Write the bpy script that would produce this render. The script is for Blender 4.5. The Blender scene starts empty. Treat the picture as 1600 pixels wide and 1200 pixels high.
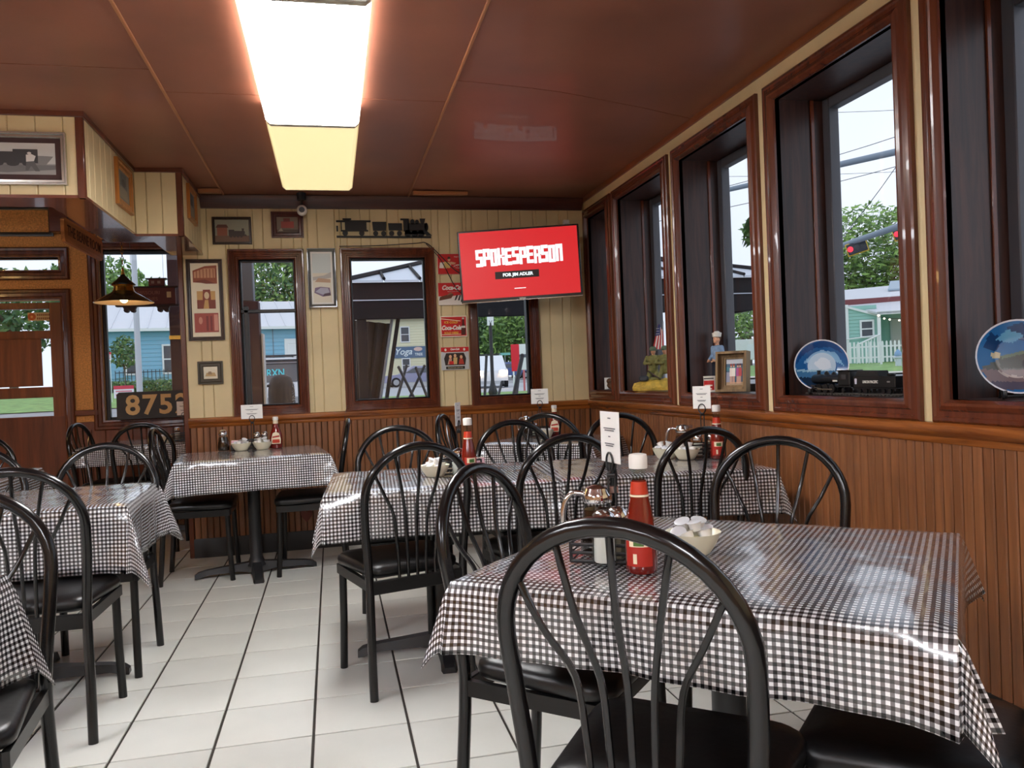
import bpy, bmesh, math, random
from mathutils import Vector, Matrix, Euler
random.seed(7)
C = bpy.context.scene.collection
S = bpy.context.scene
PI = math.pi

# ---------------------------------------------------------------- camera, sky, exposure
def set_camera():
    f, yaw, pitch, roll, h = 1260.0, 0.2195, -0.0108, -0.0399, 1.156
    cy, sy, cp, sp = math.cos(yaw), math.sin(yaw), math.cos(pitch), math.sin(pitch)
    fw = Vector((sy*cp, cy*cp, sp)); r = Vector((cy, -sy, 0)); u = r.cross(fw)
    cr, sr = math.cos(roll), math.sin(roll)
    r2 = cr*r + sr*u; u2 = -sr*r + cr*u
    cam = bpy.data.cameras.new('camera'); cam.sensor_width = 36.0; cam.sensor_fit = 'HORIZONTAL'
    cam.lens = f/1600*36.0; cam.clip_start = 0.05; cam.clip_end = 400
    o = bpy.data.objects.new('camera', cam); C.objects.link(o)
    m = Matrix((r2, u2, -fw)).transposed().to_4x4(); m.translation = Vector((0, 0, h))
    o.matrix_world = m; S.camera = o
set_camera()
W = bpy.data.worlds.new('overcast_sky'); S.world = W; W.use_nodes = True
nt = W.node_tree; bg = nt.nodes['Background']
tc = nt.nodes.new('ShaderNodeTexCoord'); nz = nt.nodes.new('ShaderNodeTexNoise'); cr_ = nt.nodes.new('ShaderNodeValToRGB')
nz.inputs['Scale'].default_value = 2.2; nz.inputs['Detail'].default_value = 3
nt.links.new(tc.outputs['Generated'], nz.inputs['Vector']); nt.links.new(nz.outputs['Fac'], cr_.inputs['Fac'])
cr_.color_ramp.elements[0].position = 0.35; cr_.color_ramp.elements[0].color = (0.60, 0.67, 0.79, 1)
cr_.color_ramp.elements[1].position = 0.7; cr_.color_ramp.elements[1].color = (0.72, 0.78, 0.88, 1)
nt.links.new(cr_.outputs['Color'], bg.inputs['Color']); bg.inputs['Strength'].default_value = 1.05
S.view_settings.view_transform = 'Standard'; S.view_settings.look = 'None'
S.view_settings.gamma = 1.0; S.view_settings.use_curve_mapping = False
S.view_settings.exposure = 0.6
S.cycles.max_bounces = 8; S.cycles.transparent_max_bounces = 16; S.cycles.caustics_reflective = False; S.cycles.caustics_refractive = False
S.cycles.sample_clamp_indirect = 6.0
LENS_NEAR, LENS_FAR, LENS_FILL = 21.0, .60, 38.0     # emission of the fluorescent lenses; the last drives added unseen fill fixtures

# ---------------------------------------------------------------- materials
def lin(c):
    def g(v):
        v /= 255.0
        return v/12.92 if v <= 0.04045 else ((v+0.055)/1.055)**2.4
    return (g(c[0]), g(c[1]), g(c[2]), 1.0)
_M = {}
def mat(name, rgb, rough=0.5, metal=0.0, bump=0.0, bscale=200.0, var=0.0, vscale=3.0, coat=0.0, spec=0.5):
    if name in _M: return _M[name]
    m = bpy.data.materials.new(name); m.use_nodes = True; n = m.node_tree.nodes; l = m.node_tree.links
    b = n['Principled BSDF']; b.inputs['Base Color'].default_value = lin(rgb)
    b.inputs['Roughness'].default_value = rough; b.inputs['Metallic'].default_value = metal
    b.inputs['Coat Weight'].default_value = coat; b.inputs['Specular IOR Level'].default_value = spec
    if var or bump: t = n.new('ShaderNodeTexCoord')
    if var:
        z = n.new('ShaderNodeTexNoise'); z.inputs['Scale'].default_value = vscale; z.inputs['Detail'].default_value = 5
        l.new(t.outputs['Object'], z.inputs['Vector'])
        r = n.new('ShaderNodeValToRGB'); e = r.color_ramp.elements
        k0, k1 = 1-var, 1+var
        e[0].position = .3; e[0].color = lin(tuple(max(0, v*k0) for v in rgb))
        e[1].position = .7; e[1].color = lin(tuple(min(255, v*k1) for v in rgb))
        l.new(z.outputs['Fac'], r.inputs['Fac']); l.new(r.outputs['Color'], b.inputs['Base Color'])
    if bump:
        z2 = n.new('ShaderNodeTexNoise'); z2.inputs['Scale'].default_value = bscale; z2.inputs['Detail'].default_value = 2
        l.new(t.outputs['Object'], z2.inputs['Vector'])
        bp = n.new('ShaderNodeBump'); bp.inputs['Strength'].default_value = bump; bp.inputs['Distance'].default_value = 0.002
        l.new(z2.outputs['Fac'], bp.inputs['Height']); l.new(bp.outputs['Normal'], b.inputs['Normal'])
    _M[name] = m; return m
def wood(name, a, b_, axis='Z', scale=14.0, rough=0.35, coat=0.0, contrast=(.35, .65), bump=.06):
    if name in _M: return _M[name]
    m = bpy.data.materials.new(name); m.use_nodes = True; n = m.node_tree.nodes; l = m.node_tree.links
    b = n['Principled BSDF']; b.inputs['Roughness'].default_value = rough; b.inputs['Coat Weight'].default_value = coat
    t = n.new('ShaderNodeTexCoord'); mp = n.new('ShaderNodeMapping')
    sc = {'X': (.07, 1, 1), 'Y': (1, .07, 1), 'Z': (1, 1, .07)}[axis]
    mp.inputs['Scale'].default_value = tuple(scale*s for s in sc)
    oi = n.new('ShaderNodeObjectInfo'); ad = n.new('ShaderNodeVectorMath'); ad.operation = 'ADD'
    ml = n.new('ShaderNodeMath'); ml.operation = 'MULTIPLY'; ml.inputs[1].default_value = 40
    l.new(oi.outputs['Random'], ml.inputs[0]); l.new(t.outputs['Object'], mp.inputs['Vector'])
    l.new(mp.outputs['Vector'], ad.inputs[0]); l.new(ml.outputs['Value'], ad.inputs[1])
    z = n.new('ShaderNodeTexNoise'); z.inputs['Scale'].default_value = 2.0; z.inputs['Detail'].default_value = 7
    z.inputs['Roughness'].default_value = .65; z.inputs['Distortion'].default_value = .6
    l.new(ad.outputs['Vector'], z.inputs['Vector'])
    r = n.new('ShaderNodeValToRGB'); e = r.color_ramp.elements
    e[0].position = contrast[0]; e[0].color = lin(b_); e[1].position = contrast[1]; e[1].color = lin(a)
    l.new(z.outputs['Fac'], r.inputs['Fac']); l.new(r.outputs['Color'], b.inputs['Base Color'])
    if bump:
        bp = n.new('ShaderNodeBump'); bp.inputs['Strength'].default_value = bump; bp.inputs['Distance'].default_value = .003
        l.new(z.outputs['Fac'], bp.inputs['Height']); l.new(bp.outputs['Normal'], b.inputs['Normal'])
    _M[name] = m; return m
def emit(name, rgb, strength, base=1.0):
    if name in _M: return _M[name]
    m = bpy.data.materials.new(name); m.use_nodes = True; n = m.node_tree.nodes
    b = n['Principled BSDF']; b.inputs['Base Color'].default_value = lin(tuple(v*base for v in rgb)); b.inputs['Roughness'].default_value = .4
    b.inputs['Emission Color'].default_value = lin(rgb); b.inputs['Emission Strength'].default_value = strength
    _M[name] = m; return m
def glass(name, tint=(255, 255, 255), rough=0.0, refl=1.0):
    if name in _M: return _M[name]
    m = bpy.data.materials.new(name); m.use_nodes = True; n = m.node_tree.nodes; l = m.node_tree.links
    n.remove(n['Principled BSDF']); out = n['Material Output']
    tr = n.new('ShaderNodeBsdfTransparent'); tr.inputs['Color'].default_value = lin(tint)
    gl = n.new('ShaderNodeBsdfGlossy'); gl.inputs['Roughness'].default_value = rough
    fr = n.new('ShaderNodeFresnel'); fr.inputs['IOR'].default_value = 1.45
    mx = n.new('ShaderNodeMixShader'); mm = n.new('ShaderNodeMath'); mm.operation = 'MULTIPLY'; mm.inputs[1].default_value = refl
    ge = n.new('ShaderNodeNewGeometry'); ma = n.new('ShaderNodeMath'); ma.operation = 'MULTIPLY_ADD'   # same reflection from both faces
    ma.inputs[1].default_value = 1/1.45-1.45; ma.inputs[2].default_value = 1.45
    l.new(ge.outputs['Backfacing'], ma.inputs[0]); l.new(ma.outputs['Value'], fr.inputs['IOR'])
    l.new(fr.outputs['Fac'], mm.inputs[0]); l.new(mm.outputs['Value'], mx.inputs['Fac'])
    l.new(tr.outputs['BSDF'], mx.inputs[1]); l.new(gl.outputs['BSDF'], mx.inputs[2]); l.new(mx.outputs['Shader'], out.inputs['Surface'])
    _M[name] = m; return m
def col(rgb, rough=.6):
    return mat('ink_%d_%d_%d_%d' % (rgb[0], rgb[1], rgb[2], int(rough*10)), rgb, rough)
def gingham(name, period, dark=(14, 13, 14), light=(228, 228, 230), mid=(108, 104, 106)):
    m = bpy.data.materials.new(name); m.use_nodes = True; n = m.node_tree.nodes; l = m.node_tree.links
    b = n['Principled BSDF']; b.inputs['Roughness'].default_value = .22; b.inputs['Specular IOR Level'].default_value = .6
    b.inputs['Coat Weight'].default_value = .9; b.inputs['Coat Roughness'].default_value = .13
    uv = n.new('ShaderNodeUVMap'); uv.uv_map = 'cloth'; sx = n.new('ShaderNodeSeparateXYZ'); l.new(uv.outputs['UV'], sx.inputs['Vector'])
    outs = []
    for k in ('X', 'Y'):
        d = n.new('ShaderNodeMath'); d.operation = 'DIVIDE'; d.inputs[1].default_value = period; l.new(sx.outputs[k], d.inputs[0])
        f = n.new('ShaderNodeMath'); f.operation = 'FRACT'; l.new(d.outputs[0], f.inputs[0])
        g = n.new('ShaderNodeMath'); g.operation = 'LESS_THAN'; g.inputs[1].default_value = .5; l.new(f.outputs[0], g.inputs[0]); outs.append(g)
    s = n.new('ShaderNodeMath'); s.operation = 'ADD'; l.new(outs[0].outputs[0], s.inputs[0]); l.new(outs[1].outputs[0], s.inputs[1])
    h = n.new('ShaderNodeMath'); h.operation = 'MULTIPLY'; h.inputs[1].default_value = .5; l.new(s.outputs[0], h.inputs[0])
    r = n.new('ShaderNodeValToRGB'); r.color_ramp.interpolation = 'CONSTANT'; e = r.color_ramp.elements
    e[0].position = 0; e[0].color = lin(light); e[1].position = .25; e[1].color = lin(mid)
    e2 = e.new(.75); e2.color = lin(dark)
    l.new(h.outputs[0], r.inputs['Fac']); l.new(r.outputs['Color'], b.inputs['Base Color'])
    t = n.new('ShaderNodeTexCoord'); z = n.new('ShaderNodeTexNoise'); z.inputs['Scale'].default_value = 9; z.inputs['Detail'].default_value = 2
    l.new(t.outputs['Object'], z.inputs['Vector'])
    bp = n.new('ShaderNodeBump'); bp.inputs['Strength'].default_value = .25; bp.inputs['Distance'].default_value = .012
    l.new(z.outputs['Fac'], bp.inputs['Height']); l.new(bp.outputs['Normal'], b.inputs['Normal']); l.new(bp.outputs['Normal'], b.inputs['Coat Normal'])
    return m

# ---------------------------------------------------------------- mesh building
class MB:
    def __init__(s): s.v = []; s.f = []; s.mi = []; s.m = 0; s.T = None
    def mat(s, i): s.m = i; return s
    def add(s, vs, fs):
        o = len(s.v)
        if s.T is not None: vs = [tuple(s.T @ Vector(p)) for p in vs]
        s.v += [tuple(p) for p in vs]; s.f += [tuple(i+o for i in f) for f in fs]; s.mi += [s.m]*len(fs); return s
    def box(s, x0, x1, y0, y1, z0, z1):
        vs = [(x, y, z) for x in (x0, x1) for y in (y0, y1) for z in (z0, z1)]
        return s.add(vs, [(0, 1, 3, 2), (4, 6, 7, 5), (0, 4, 5, 1), (2, 3, 7, 6), (0, 2, 6, 4), (1, 5, 7, 3)])
    def cbox(s, x0, x1, y0, y1, z0, z1, c=.004):           # box with chamfered edges
        vs = []; idx = {}
        X, Y, Z = (x0, x1), (y0, y1), (z0, z1)
        for i in (0, 1):
            for j in (0, 1):
                for k in (0, 1):
                    di, dj, dk = (c if i == 0 else -c), (c if j == 0 else -c), (c if k == 0 else -c)
                    idx[i, j, k, 0] = len(vs); vs.append((X[i], Y[j]+dj, Z[k]+dk))
                    idx[i, j, k, 1] = len(vs); vs.append((X[i]+di, Y[j], Z[k]+dk))
                    idx[i, j, k, 2] = len(vs); vs.append((X[i]+di, Y[j]+dj, Z[k]))
        g = lambda i, j, k, a: idx[i, j, k, a]; fs = []
        for i in (0, 1):
            q = [g(i, 0, 0, 0), g(i, 1, 0, 0), g(i, 1, 1, 0), g(i, 0, 1, 0)]; fs.append(q if i else q[::-1])
            q = [g(0, i, 0, 1), g(1, i, 0, 1), g(1, i, 1, 1), g(0, i, 1, 1)]; fs.append(q[::-1] if i else q)
            q = [g(0, 0, i, 2), g(1, 0, i, 2), g(1, 1, i, 2), g(0, 1, i, 2)]; fs.append(q if i else q[::-1])
        for a in (0, 1):
            for b in (0, 1):
                q = [g(a, b, 0, 0), g(a, b, 0, 1), g(a, b, 1, 1), g(a, b, 1, 0)]; fs.append(q if a != b else q[::-1])
                q = [g(a, 0, b, 0), g(a, 1, b, 0), g(a, 1, b, 2), g(a, 0, b, 2)]; fs.append(q if a == b else q[::-1])
                q = [g(0, a, b, 1), g(1, a, b, 1), g(1, a, b, 2), g(0, a, b, 2)]; fs.append(q[::-1] if a == b else q)
        for i in (0, 1):
            for j in (0, 1):
                for k in (0, 1):
                    q = [g(i, j, k, 0), g(i, j, k, 1), g(i, j, k, 2)]; fs.append(q if (i+j+k) % 2 == 1 else q[::-1])
        return s.add(vs, fs)
    def tube(s, pts, r, n=8, closed=False, caps=True, up=None):
        pts = [Vector(p) for p in pts]; N = len(pts); rs = r if isinstance(r, (list, tuple)) else [r]*N
        ring = []; prev = None
        for i, p in enumerate(pts):
            if closed: d = pts[(i+1) % N]-pts[i-1]
            else: d = pts[min(i+1, N-1)]-pts[max(i-1, 0)]
            d.normalize()
            if prev is None:
                a = Vector((0, 0, 1)) if abs(d.z) < .9 else Vector((1, 0, 0))
                u = d.cross(a).normalized()
            else:
                u = (prev - d*prev.dot(d)); u = u.normalized() if u.length > 1e-6 else d.orthogonal().normalized()
            w = d.cross(u); prev = u
            ring.append([p+rs[i]*(math.cos(2*PI*k/n)*u+math.sin(2*PI*k/n)*w) for k in range(n)])
        vs = [q for rg in ring for q in rg]; fs = []
        for i in range(N if closed else N-1):
            j = (i+1) % N
            for k in range(n): fs.append((i*n+k, i*n+(k+1) % n, j*n+(k+1) % n, j*n+k))
        if caps and not closed: fs += [tuple(range(n))[::-1], tuple((N-1)*n+k for k in range(n))]
        return s.add(vs, fs)
    def lathe(s, prof, n=20, c=(0, 0, 0), sq=1.0, caps=True):          # prof: (radius, z) from bottom to top
        vs = []; fs = []
        for r, z in prof:
            for k in range(n):
                a = 2*PI*(k+.5)/n; vs.append((c[0]+r*math.cos(a), c[1]+r*sq*math.sin(a), c[2]+z))
        for i in range(len(prof)-1):
            for k in range(n): fs.append((i*n+k, i*n+(k+1) % n, (i+1)*n+(k+1) % n, (i+1)*n+k))
        if caps and prof[0][0] > 1e-5: fs.append(tuple(range(n))[::-1])
        if caps and prof[-1][0] > 1e-5: fs.append(tuple((len(prof)-1)*n+k for k in range(n)))
        return s.add(vs, fs)
    def ball(s, c, r, nu=12, nv=8):
        rx, ry, rz = r if isinstance(r, (tuple, list)) else (r, r, r)
        vs = [(c[0], c[1], c[2]-rz)]
        for i in range(1, nv):
            t = -PI/2+PI*i/nv
            for k in range(nu): vs.append((c[0]+rx*math.cos(t)*math.cos(2*PI*k/nu), c[1]+ry*math.cos(t)*math.sin(2*PI*k/nu), c[2]+rz*math.sin(t)))
        vs.append((c[0], c[1], c[2]+rz)); fs = []
        for k in range(nu):
            fs.append((0, 1+(k+1) % nu, 1+k)); e = len(vs)-1; b = 1+(nv-2)*nu; fs.append((b+k, b+(k+1) % nu, e))
        for i in range(nv-2):
            for k in range(nu): a = 1+i*nu; fs.append((a+k, a+(k+1) % nu, a+nu+(k+1) % nu, a+nu+k))
        return s.add(vs, fs)
    def prism(s, poly, a0, a1, axis='Y'):                   # poly in the plane normal to axis: Y -> (x,z), X -> (y,z), Z -> (x,y)
        P = {'Y': lambda p, a: (p[0], a, p[1]), 'X': lambda p, a: (a, p[0], p[1]), 'Z': lambda p, a: (p[0], p[1], a)}[axis]
        n = len(poly); vs = [P(p, a0) for p in poly]+[P(p, a1) for p in poly]
        fs = [tuple(range(n)), tuple(range(n, 2*n))[::-1]]+[(i, i+n, (i+1) % n+n, (i+1) % n) for i in range(n)]
        return s.add(vs, fs)
    def sweep(s, w, h, prof, z0=0.0, x=0.0, y=0.0, closed=True):  # mitred moulding round a w x h opening: prof = (inset from outer edge, proud)
        rings = []
        for d, p in prof:
            rings.append([(x-w/2+d, y-p, z0+d), (x+w/2-d, y-p, z0+d), (x+w/2-d, y-p, z0+h-d), (x-w/2+d, y-p, z0+h-d)])
        vs = [q for r in rings for q in r]; fs = []
        for i in range(len(rings)-1):
            for k in range(4): fs.append((i*4+k, i*4+(k+1) % 4, (i+1)*4+(k+1) % 4, (i+1)*4+k))
        return s.add(vs, fs)
    def build(s, name, mats, parent=None, smooth=40, loc=None, rot=None, recalc=True):
        me = bpy.data.meshes.new(name); me.from_pydata(s.v, [], s.f)
        ms = mats if isinstance(mats, (list, tuple)) else [mats]
        for m in ms: me.materials.append(m)
        me.polygons.foreach_set('material_index', s.mi)
        if recalc:
            b = bmesh.new(); b.from_mesh(me); bmesh.ops.recalc_face_normals(b, faces=b.faces); b.to_mesh(me); b.free()
        if smooth:
            me.polygons.foreach_set('use_smooth', [True]*len(me.polygons)); me.set_sharp_from_angle(angle=math.radians(smooth))
        me.update()
        return link(name, me, parent, loc, rot)
def link(name, me, parent=None, loc=None, rot=None):
    o = bpy.data.objects.new(name, me); C.objects.link(o)
    if parent is not None: o.parent = parent
    if loc is not None: o.location = loc
    if rot is not None: o.rotation_euler = (0, 0, rot) if isinstance(rot, (int, float)) else rot
    return o
def tag(o, label, cat, group=None, kind=None):
    if label: o['label'] = label
    if cat: o['category'] = cat
    if group: o['group'] = group
    if kind: o['kind'] = kind
    return o
def thing(name, label, cat, loc=(0, 0, 0), rz=0.0, group=None):
    o = bpy.data.objects.new(name, None); C.objects.link(o); o.location = loc; o.rotation_euler = (0, 0, rz)
    o.empty_display_size = .05
    return tag(o, label, cat, group)
def struct(name, loc=(0, 0, 0), rz=0.0):
    o = bpy.data.objects.new(name, None); C.objects.link(o); o.location = loc; o.rotation_euler = (0, 0, rz); o['kind'] = 'structure'; return o
def kids(o): return [c for c in bpy.data.objects if c.parent == o]
_KC = {}
def dup(root, loc, rz, label=None, group=None):
    if root.name not in _KC: _KC[root.name] = [(c, kids(c)) for c in kids(root)]
    r = root.copy(); C.objects.link(r); r.location = loc; r.rotation_euler = (0, 0, rz)
    if label: r['label'] = label
    if group: r['group'] = group
    for ch, gs in _KC[root.name]:
        c = ch.copy(); C.objects.link(c); c.parent = r
        for g in gs:
            d = g.copy(); C.objects.link(d); d.parent = c
    return r
def text(name, body, size, m, parent, loc, rot=(PI/2, 0, 0), sx=1.0, shear=0.0, fat=0.0, depth=.0008, align='CENTER', space=1.0):
    cu = bpy.data.curves.new(name, 'FONT'); cu.body = body; cu.size = size; cu.align_x = align; cu.align_y = 'CENTER'
    cu.shear = shear; cu.offset = fat; cu.extrude = depth; cu.resolution_u = 3; cu.space_character = space
    ob = bpy.data.objects.new(name, cu); C.objects.link(ob)
    me = bpy.data.meshes.new_from_object(ob); bpy.data.objects.remove(ob); bpy.data.curves.remove(cu)
    me.materials.clear(); me.materials.append(m)
    o = link(name, me, parent, loc, rot); o.scale = (sx, 1, 1); return o
def art(parent, w, h, shapes, name='print', y=0.0, x=0.0, z=0.0, rough=.5):    # a flat print: coloured polygons, (rgb, [(u,v)...]) in 0..1
    b = MB(); ms = []; keys = {}
    for i, (rgb, poly) in enumerate(shapes):
        if rgb not in keys: keys[rgb] = len(ms); ms.append(col(rgb, rough))
        b.mat(keys[rgb]); yy = y-.00025*(i+1)
        b.add([(x+(p[0]-.5)*w, yy, z+p[1]*h) for p in poly], [tuple(range(len(poly)))])
    return b.build(name, ms, parent, smooth=0, recalc=False)
R4 = lambda a, b, c, d: [(a, b), (c, b), (c, d), (a, d)]
def ell(cx, cy, rx, ry, n=14): return [(cx+rx*math.cos(2*PI*k/n), cy+ry*math.sin(2*PI*k/n)) for k in range(n)]
def smoothpath(pts, k=4):                                    # Catmull-Rom through the points
    P = [Vector(p) for p in pts]; out = []
    for i in range(len(P)-1):
        a, b, c, d = P[max(i-1, 0)], P[i], P[i+1], P[min(i+2, len(P)-1)]
        for j in range(k):
            t = j/k; out.append(.5*((2*b)+(c-a)*t+(2*a-5*b+4*c-d)*t*t+(3*b-3*c+d-a)*t**3))
    out.append(P[-1]); return out
# ---------------------------------------------------------------- the room
R, D, CZ, YA = 1.9024, 5.8158, 2.46, 7.60
XL, YB = -5.0, -3.0
CREAM = mat('cream_paint', (222, 202, 156), .5, bump=.12, bscale=90, var=.05)
GROOVE = mat('groove_gap_cream', (196, 174, 130), .7)  # slab seen between the boards, a slightly darker cream
TRIM = wood('red_brown_trim', (108, 53, 30), (80, 36, 21), 'Z', 8, .27, .3, bump=.02)
TRIMX = wood('red_brown_trim_level', (108, 53, 30), (80, 36, 21), 'X', 10, .28, .3)
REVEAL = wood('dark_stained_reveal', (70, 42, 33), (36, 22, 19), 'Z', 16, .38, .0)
RAILW = wood('orange_chair_rail', (170, 100, 44), (112, 58, 22), 'X', 12, .25, .4)
BEAD = wood('beadboard_oak', (146, 93, 56), (112, 69, 40), 'Z', 12, .38, .15)
BEADGAP = mat('beadboard_gap', (40, 20, 10), .8)
BASEB = mat('black_brown_base', (24, 19, 17), .5)
CEIL = mat('red_brown_ceiling_sheet', (140, 86, 65), .45, var=.10, vscale=1.6, coat=.1)
BATTEN = mat('batten_light_edge', (168, 110, 70), .35)
OCHRE = mat('ochre_texture_plaster', (208, 148, 84), .75, bump=1.0, bscale=90, var=.13, vscale=85)
BLACKMETAL = mat('black_window_bar', (26, 26, 30), .4)
GREYSASH = mat('grey_sash', (74, 74, 80), .45)
PANE = glass('window_pane')
SOFFB = mat('soffit_glossy_brown', (112, 62, 46), .16, coat=.5)

def inview(p, m=60):
    q = S.camera.matrix_world.inverted() @ Vector(p)
    if q.z > -.2: return False
    x = 800+1260*q.x/-q.z; y = 600-1260*q.y/-q.z
    return -m < x < 1600+m and -m < y < 1200+m

# floor: grey grout slab, tiles one by one
fl = MB().box(XL, R+.2, YB, YA+.1, -.1, -.005).build('floor', mat('dark_grout', (46, 40, 34), .8), smooth=0); fl['kind'] = 'structure'
TILE = mat('ivory_floor_tile', (204, 204, 197), .3, var=.035, vscale=2.5, bump=.05, bscale=40)
sp = .311; hx, hy = sp/2-.0045, sp/2-.0035
tm = MB().cbox(-hx, hx, -hy, hy, -.012, 0, .0015).build('tile', TILE, fl, loc=(0, 0, -50))
tmesh = tm.data; bpy.data.objects.remove(tm); rest = MB(); nt_ = 0
for i in range(-16, 8):
    for j in range(-19, 17):
        cx, cy_ = -.1063+(i+.5)*sp, 2.7263+(j+.5)*sp
        if cx+hx > R-.01 or cx < XL or cy_ < YB or cy_ > YA: continue
        vis = any(inview((cx+a*hx, cy_+b*hy, 0), 5) for a in (-1, 1) for b in (-1, 1)) and cy_ > .9 and not (cx > -.9 and cy_ > D)
        if vis and nt_ < 300: link('tile', tmesh, fl, (cx, cy_, 0)); nt_ += 1
        else: rest.box(cx-hx, cx+hx, cy_-hy, cy_+hy, -.012, 0)
r_ = rest.build('tile_field', TILE, fl, smooth=0); r_['kind'] = 'stuff'

def wall(name, m, a0, a1, b0, b1, holes, P):                # P(a, b, near/far) -> box limits
    A = sorted({a0, a1, *[h[0] for h in holes], *[h[1] for h in holes]}); B = sorted({b0, b1, *[h[2] for h in holes], *[h[3] for h in holes]})
    mb = MB()
    for i in range(len(A)-1):
        for j in range(len(B)-1):
            x, y = (A[i]+A[i+1])/2, (B[j]+B[j+1])/2
            if any(h[0] < x < h[1] and h[2] < y < h[3] for h in holes): continue
            mb.box(*P(A[i], A[i+1], B[j], B[j+1]))
    o = mb.build(name, m, smooth=0); o['kind'] = 'structure'; return o

_BM = {}
def board_mesh(w, h, t, m, name):
    k = (round(w, 4), round(h, 4), t, m.name)
    if k not in _BM:
        c = min(.004, w*.12); hw = w/2
        mb = MB().prism([(-hw, 0), (-hw, -t+c), (-hw+c, -t), (hw-c, -t), (hw, -t+c), (hw, 0)], 0, h, 'Z')
        o = mb.build(name, m, None, smooth=0); _BM[k] = o.data; bpy.data.objects.remove(o)
    return _BM[k]
def boards(parent, rects, widths, m, origin, rz, t=.012, name='board', a_start=0.0, gap=.002):
    """rects (a0,a1,b0,b1): a runs along the local x of a wall whose face looks along local -y."""
    cr, sr = math.cos(rz), math.sin(rz)
    for a0, a1, b0, b1 in rects:
        a = a_start; k = 0
        while a < a1:
            w = widths[k % len(widths)]; k += 1
            lo, hi = max(a, a0), min(a+w, a1); a += w
            if hi-lo < .012: continue
            x = (lo+hi)/2
            link(name, board_mesh(hi-lo-gap, b1-b0, t, m, name), parent, (origin[0]+x*cr, origin[1]+x*sr, b0), rz)

# far wall windows (outer X0,X1,Z0,Z1)
FW = [(-.66, -.155, .945, 2.092), (.09, .756, .95, 2.097), (.990, 1.516, .94, 2.10)]
RWY = [(1.15, 2.245), (2.30, 3.205), (3.27, 4.185), (4.25, 5.160), (5.21, 5.795)]
RZ0, RZ1 = .952, 2.366
cwf, cwr = .068, .072
holes = [(x0+cwf-.022, x1-cwf+.022, z0+cwf-.022, z1-cwf+.022) for x0, x1, z0, z1 in FW]
wf = wall('wall_far', GROOVE, -.953, R+.25, 0, CZ, holes, lambda a, b, c, d: (a, b, D+.011, D+.15, c, d))
rects = []; last = -.953
for x0, x1, z0, z1 in FW:
    rects.append((last, x0+.01, .94, 2.40)); rects.append((x0+.01, x1-.01, z1-.01, 2.40)); last = x1-.01
rects.append((last, R-.003, .94, 2.40))
boards(wf, rects, [.098, .066, .12, .082], CREAM, (0, D+.012, 0), 0, name='board', a_start=-.953)
hr = [(y0+cwr-.022, y1-cwr+.022, RZ0+cwr-.022, RZ1-cwr+.022) for y0, y1 in RWY]
wr = wall('wall_right', CREAM, YB, D+.15, 0, CZ+.05, hr, lambda a, b, c, d: (R, R+.29, a, b, c, d))
wb = wall('wall_back', mat('tan_back_wall', (170, 128, 84), .6), XL, R+.2, 0, CZ+.3, [], lambda a, b, c, d: (a, b, YB-.1, YB, c, d))
wl = wall('wall_left', mat('tan_side_wall', (176, 128, 80), .6), YB, YA+.1, 0, 2.8, [], lambda a, b, c, d: (XL-.1, XL, a, b, c, d))
w1 = (-1.93, -1.0, .905, 2.385); tr_ = (-3.20, -2.245, 2.214, 2.322); dr = (-3.17, -2.225, 0, 1.965)
wa = wall('wall_alcove', OCHRE, XL, -.80, 0, 2.8, [w1, tr_, dr], lambda a, b, c, d: (a, b, YA, YA+.15, c, d))
ws = wall('wall_alcove_side', OCHRE, D+.15, YA+.15, 0, 2.8, [], lambda a, b, c, d: (-.953, -.80, a, b, c, d))
# end trim of the far wall and lower walls
MB().cbox(-.985, -.951, D-.012, D+.17, 0, 2.06, .004).build('trim_1', TRIM)['kind'] = 'structure'

# wainscot: one board at a time
wg = MB().box(-.951, R, D-.001, D+.012, .12, .94).build('trim_2', BEADGAP, smooth=0); wg['kind'] = 'structure'
boards(wg, [(-.949, R-.012, .12, .90)], [.0412], BEAD, (0, D, 0), 0, t=.009, name='board', a_start=-.949, gap=.0032)
wg2 = MB().box(R-.001, R+.003, YB, D, .12, .94).build('trim_3', BEADGAP, smooth=0); wg2['kind'] = 'structure'
boards(wg2, [(-D+.012, -1.15, .12, .90)], [.0412], BEAD, (R, 0, 0), -PI/2, t=.009, name='board', a_start=-D+.012, gap=.0032)
wg3 = MB().box(XL, -2.16, YA-.004, YA+.001, .0, .96).box(-2.16, -.953, YA-.004, YA, 0, .90).build('trim_4', wood('alcove_panel', (120, 62, 34), (86, 42, 22), 'Z', 10, .35), smooth=0); wg3['kind'] = 'structure'
boards(wg3, [(-2.15, -.96, .10, .83)], [.11], wood('alcove_panel', (0, 0, 0), (0, 0, 0)), (0, YA-.004, 0), 0, t=.008, name='board', a_start=-2.15)
MB().cbox(-2.16, -1.98, YA-.03, YA, .955, 1.003, .004).build('trim_5', TRIMX)['kind'] = 'structure'
prof = [(0, .884), (.010, .884), (.016, .892), (.018, .905), (.030, .914), (.036, .926), (.034, .944), (.024, .951), (0, .952)]
MB().prism([(D-.002-p, z) for p, z in prof], -.955, R, 'X').build('trim_6', RAILW)['kind'] = 'structure'
b_ = MB(); b_.prism([(R-.002-p, z) for p, z in prof], YB, D-.002, 'Y'); o_ = b_.build('trim_7', wood('orange_chair_rail_side', (170, 100, 44), (112, 58, 22), 'Y', 12, .25, .4)); o_['kind'] = 'structure'
MB().prism([(D, 0), (D-.016, 0), (D-.016, .115), (D-.010, .13), (D, .13)], -.955, R-.016, 'X').build('baseboard_far', BASEB)['kind'] = 'structure'
MB().prism([(R, 0), (R-.016, 0), (R-.016, .125), (R-.010, .142), (R, .142)], YB, D-.0, 'Y').build('baseboard_right', BASEB)['kind'] = 'structure'
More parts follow.
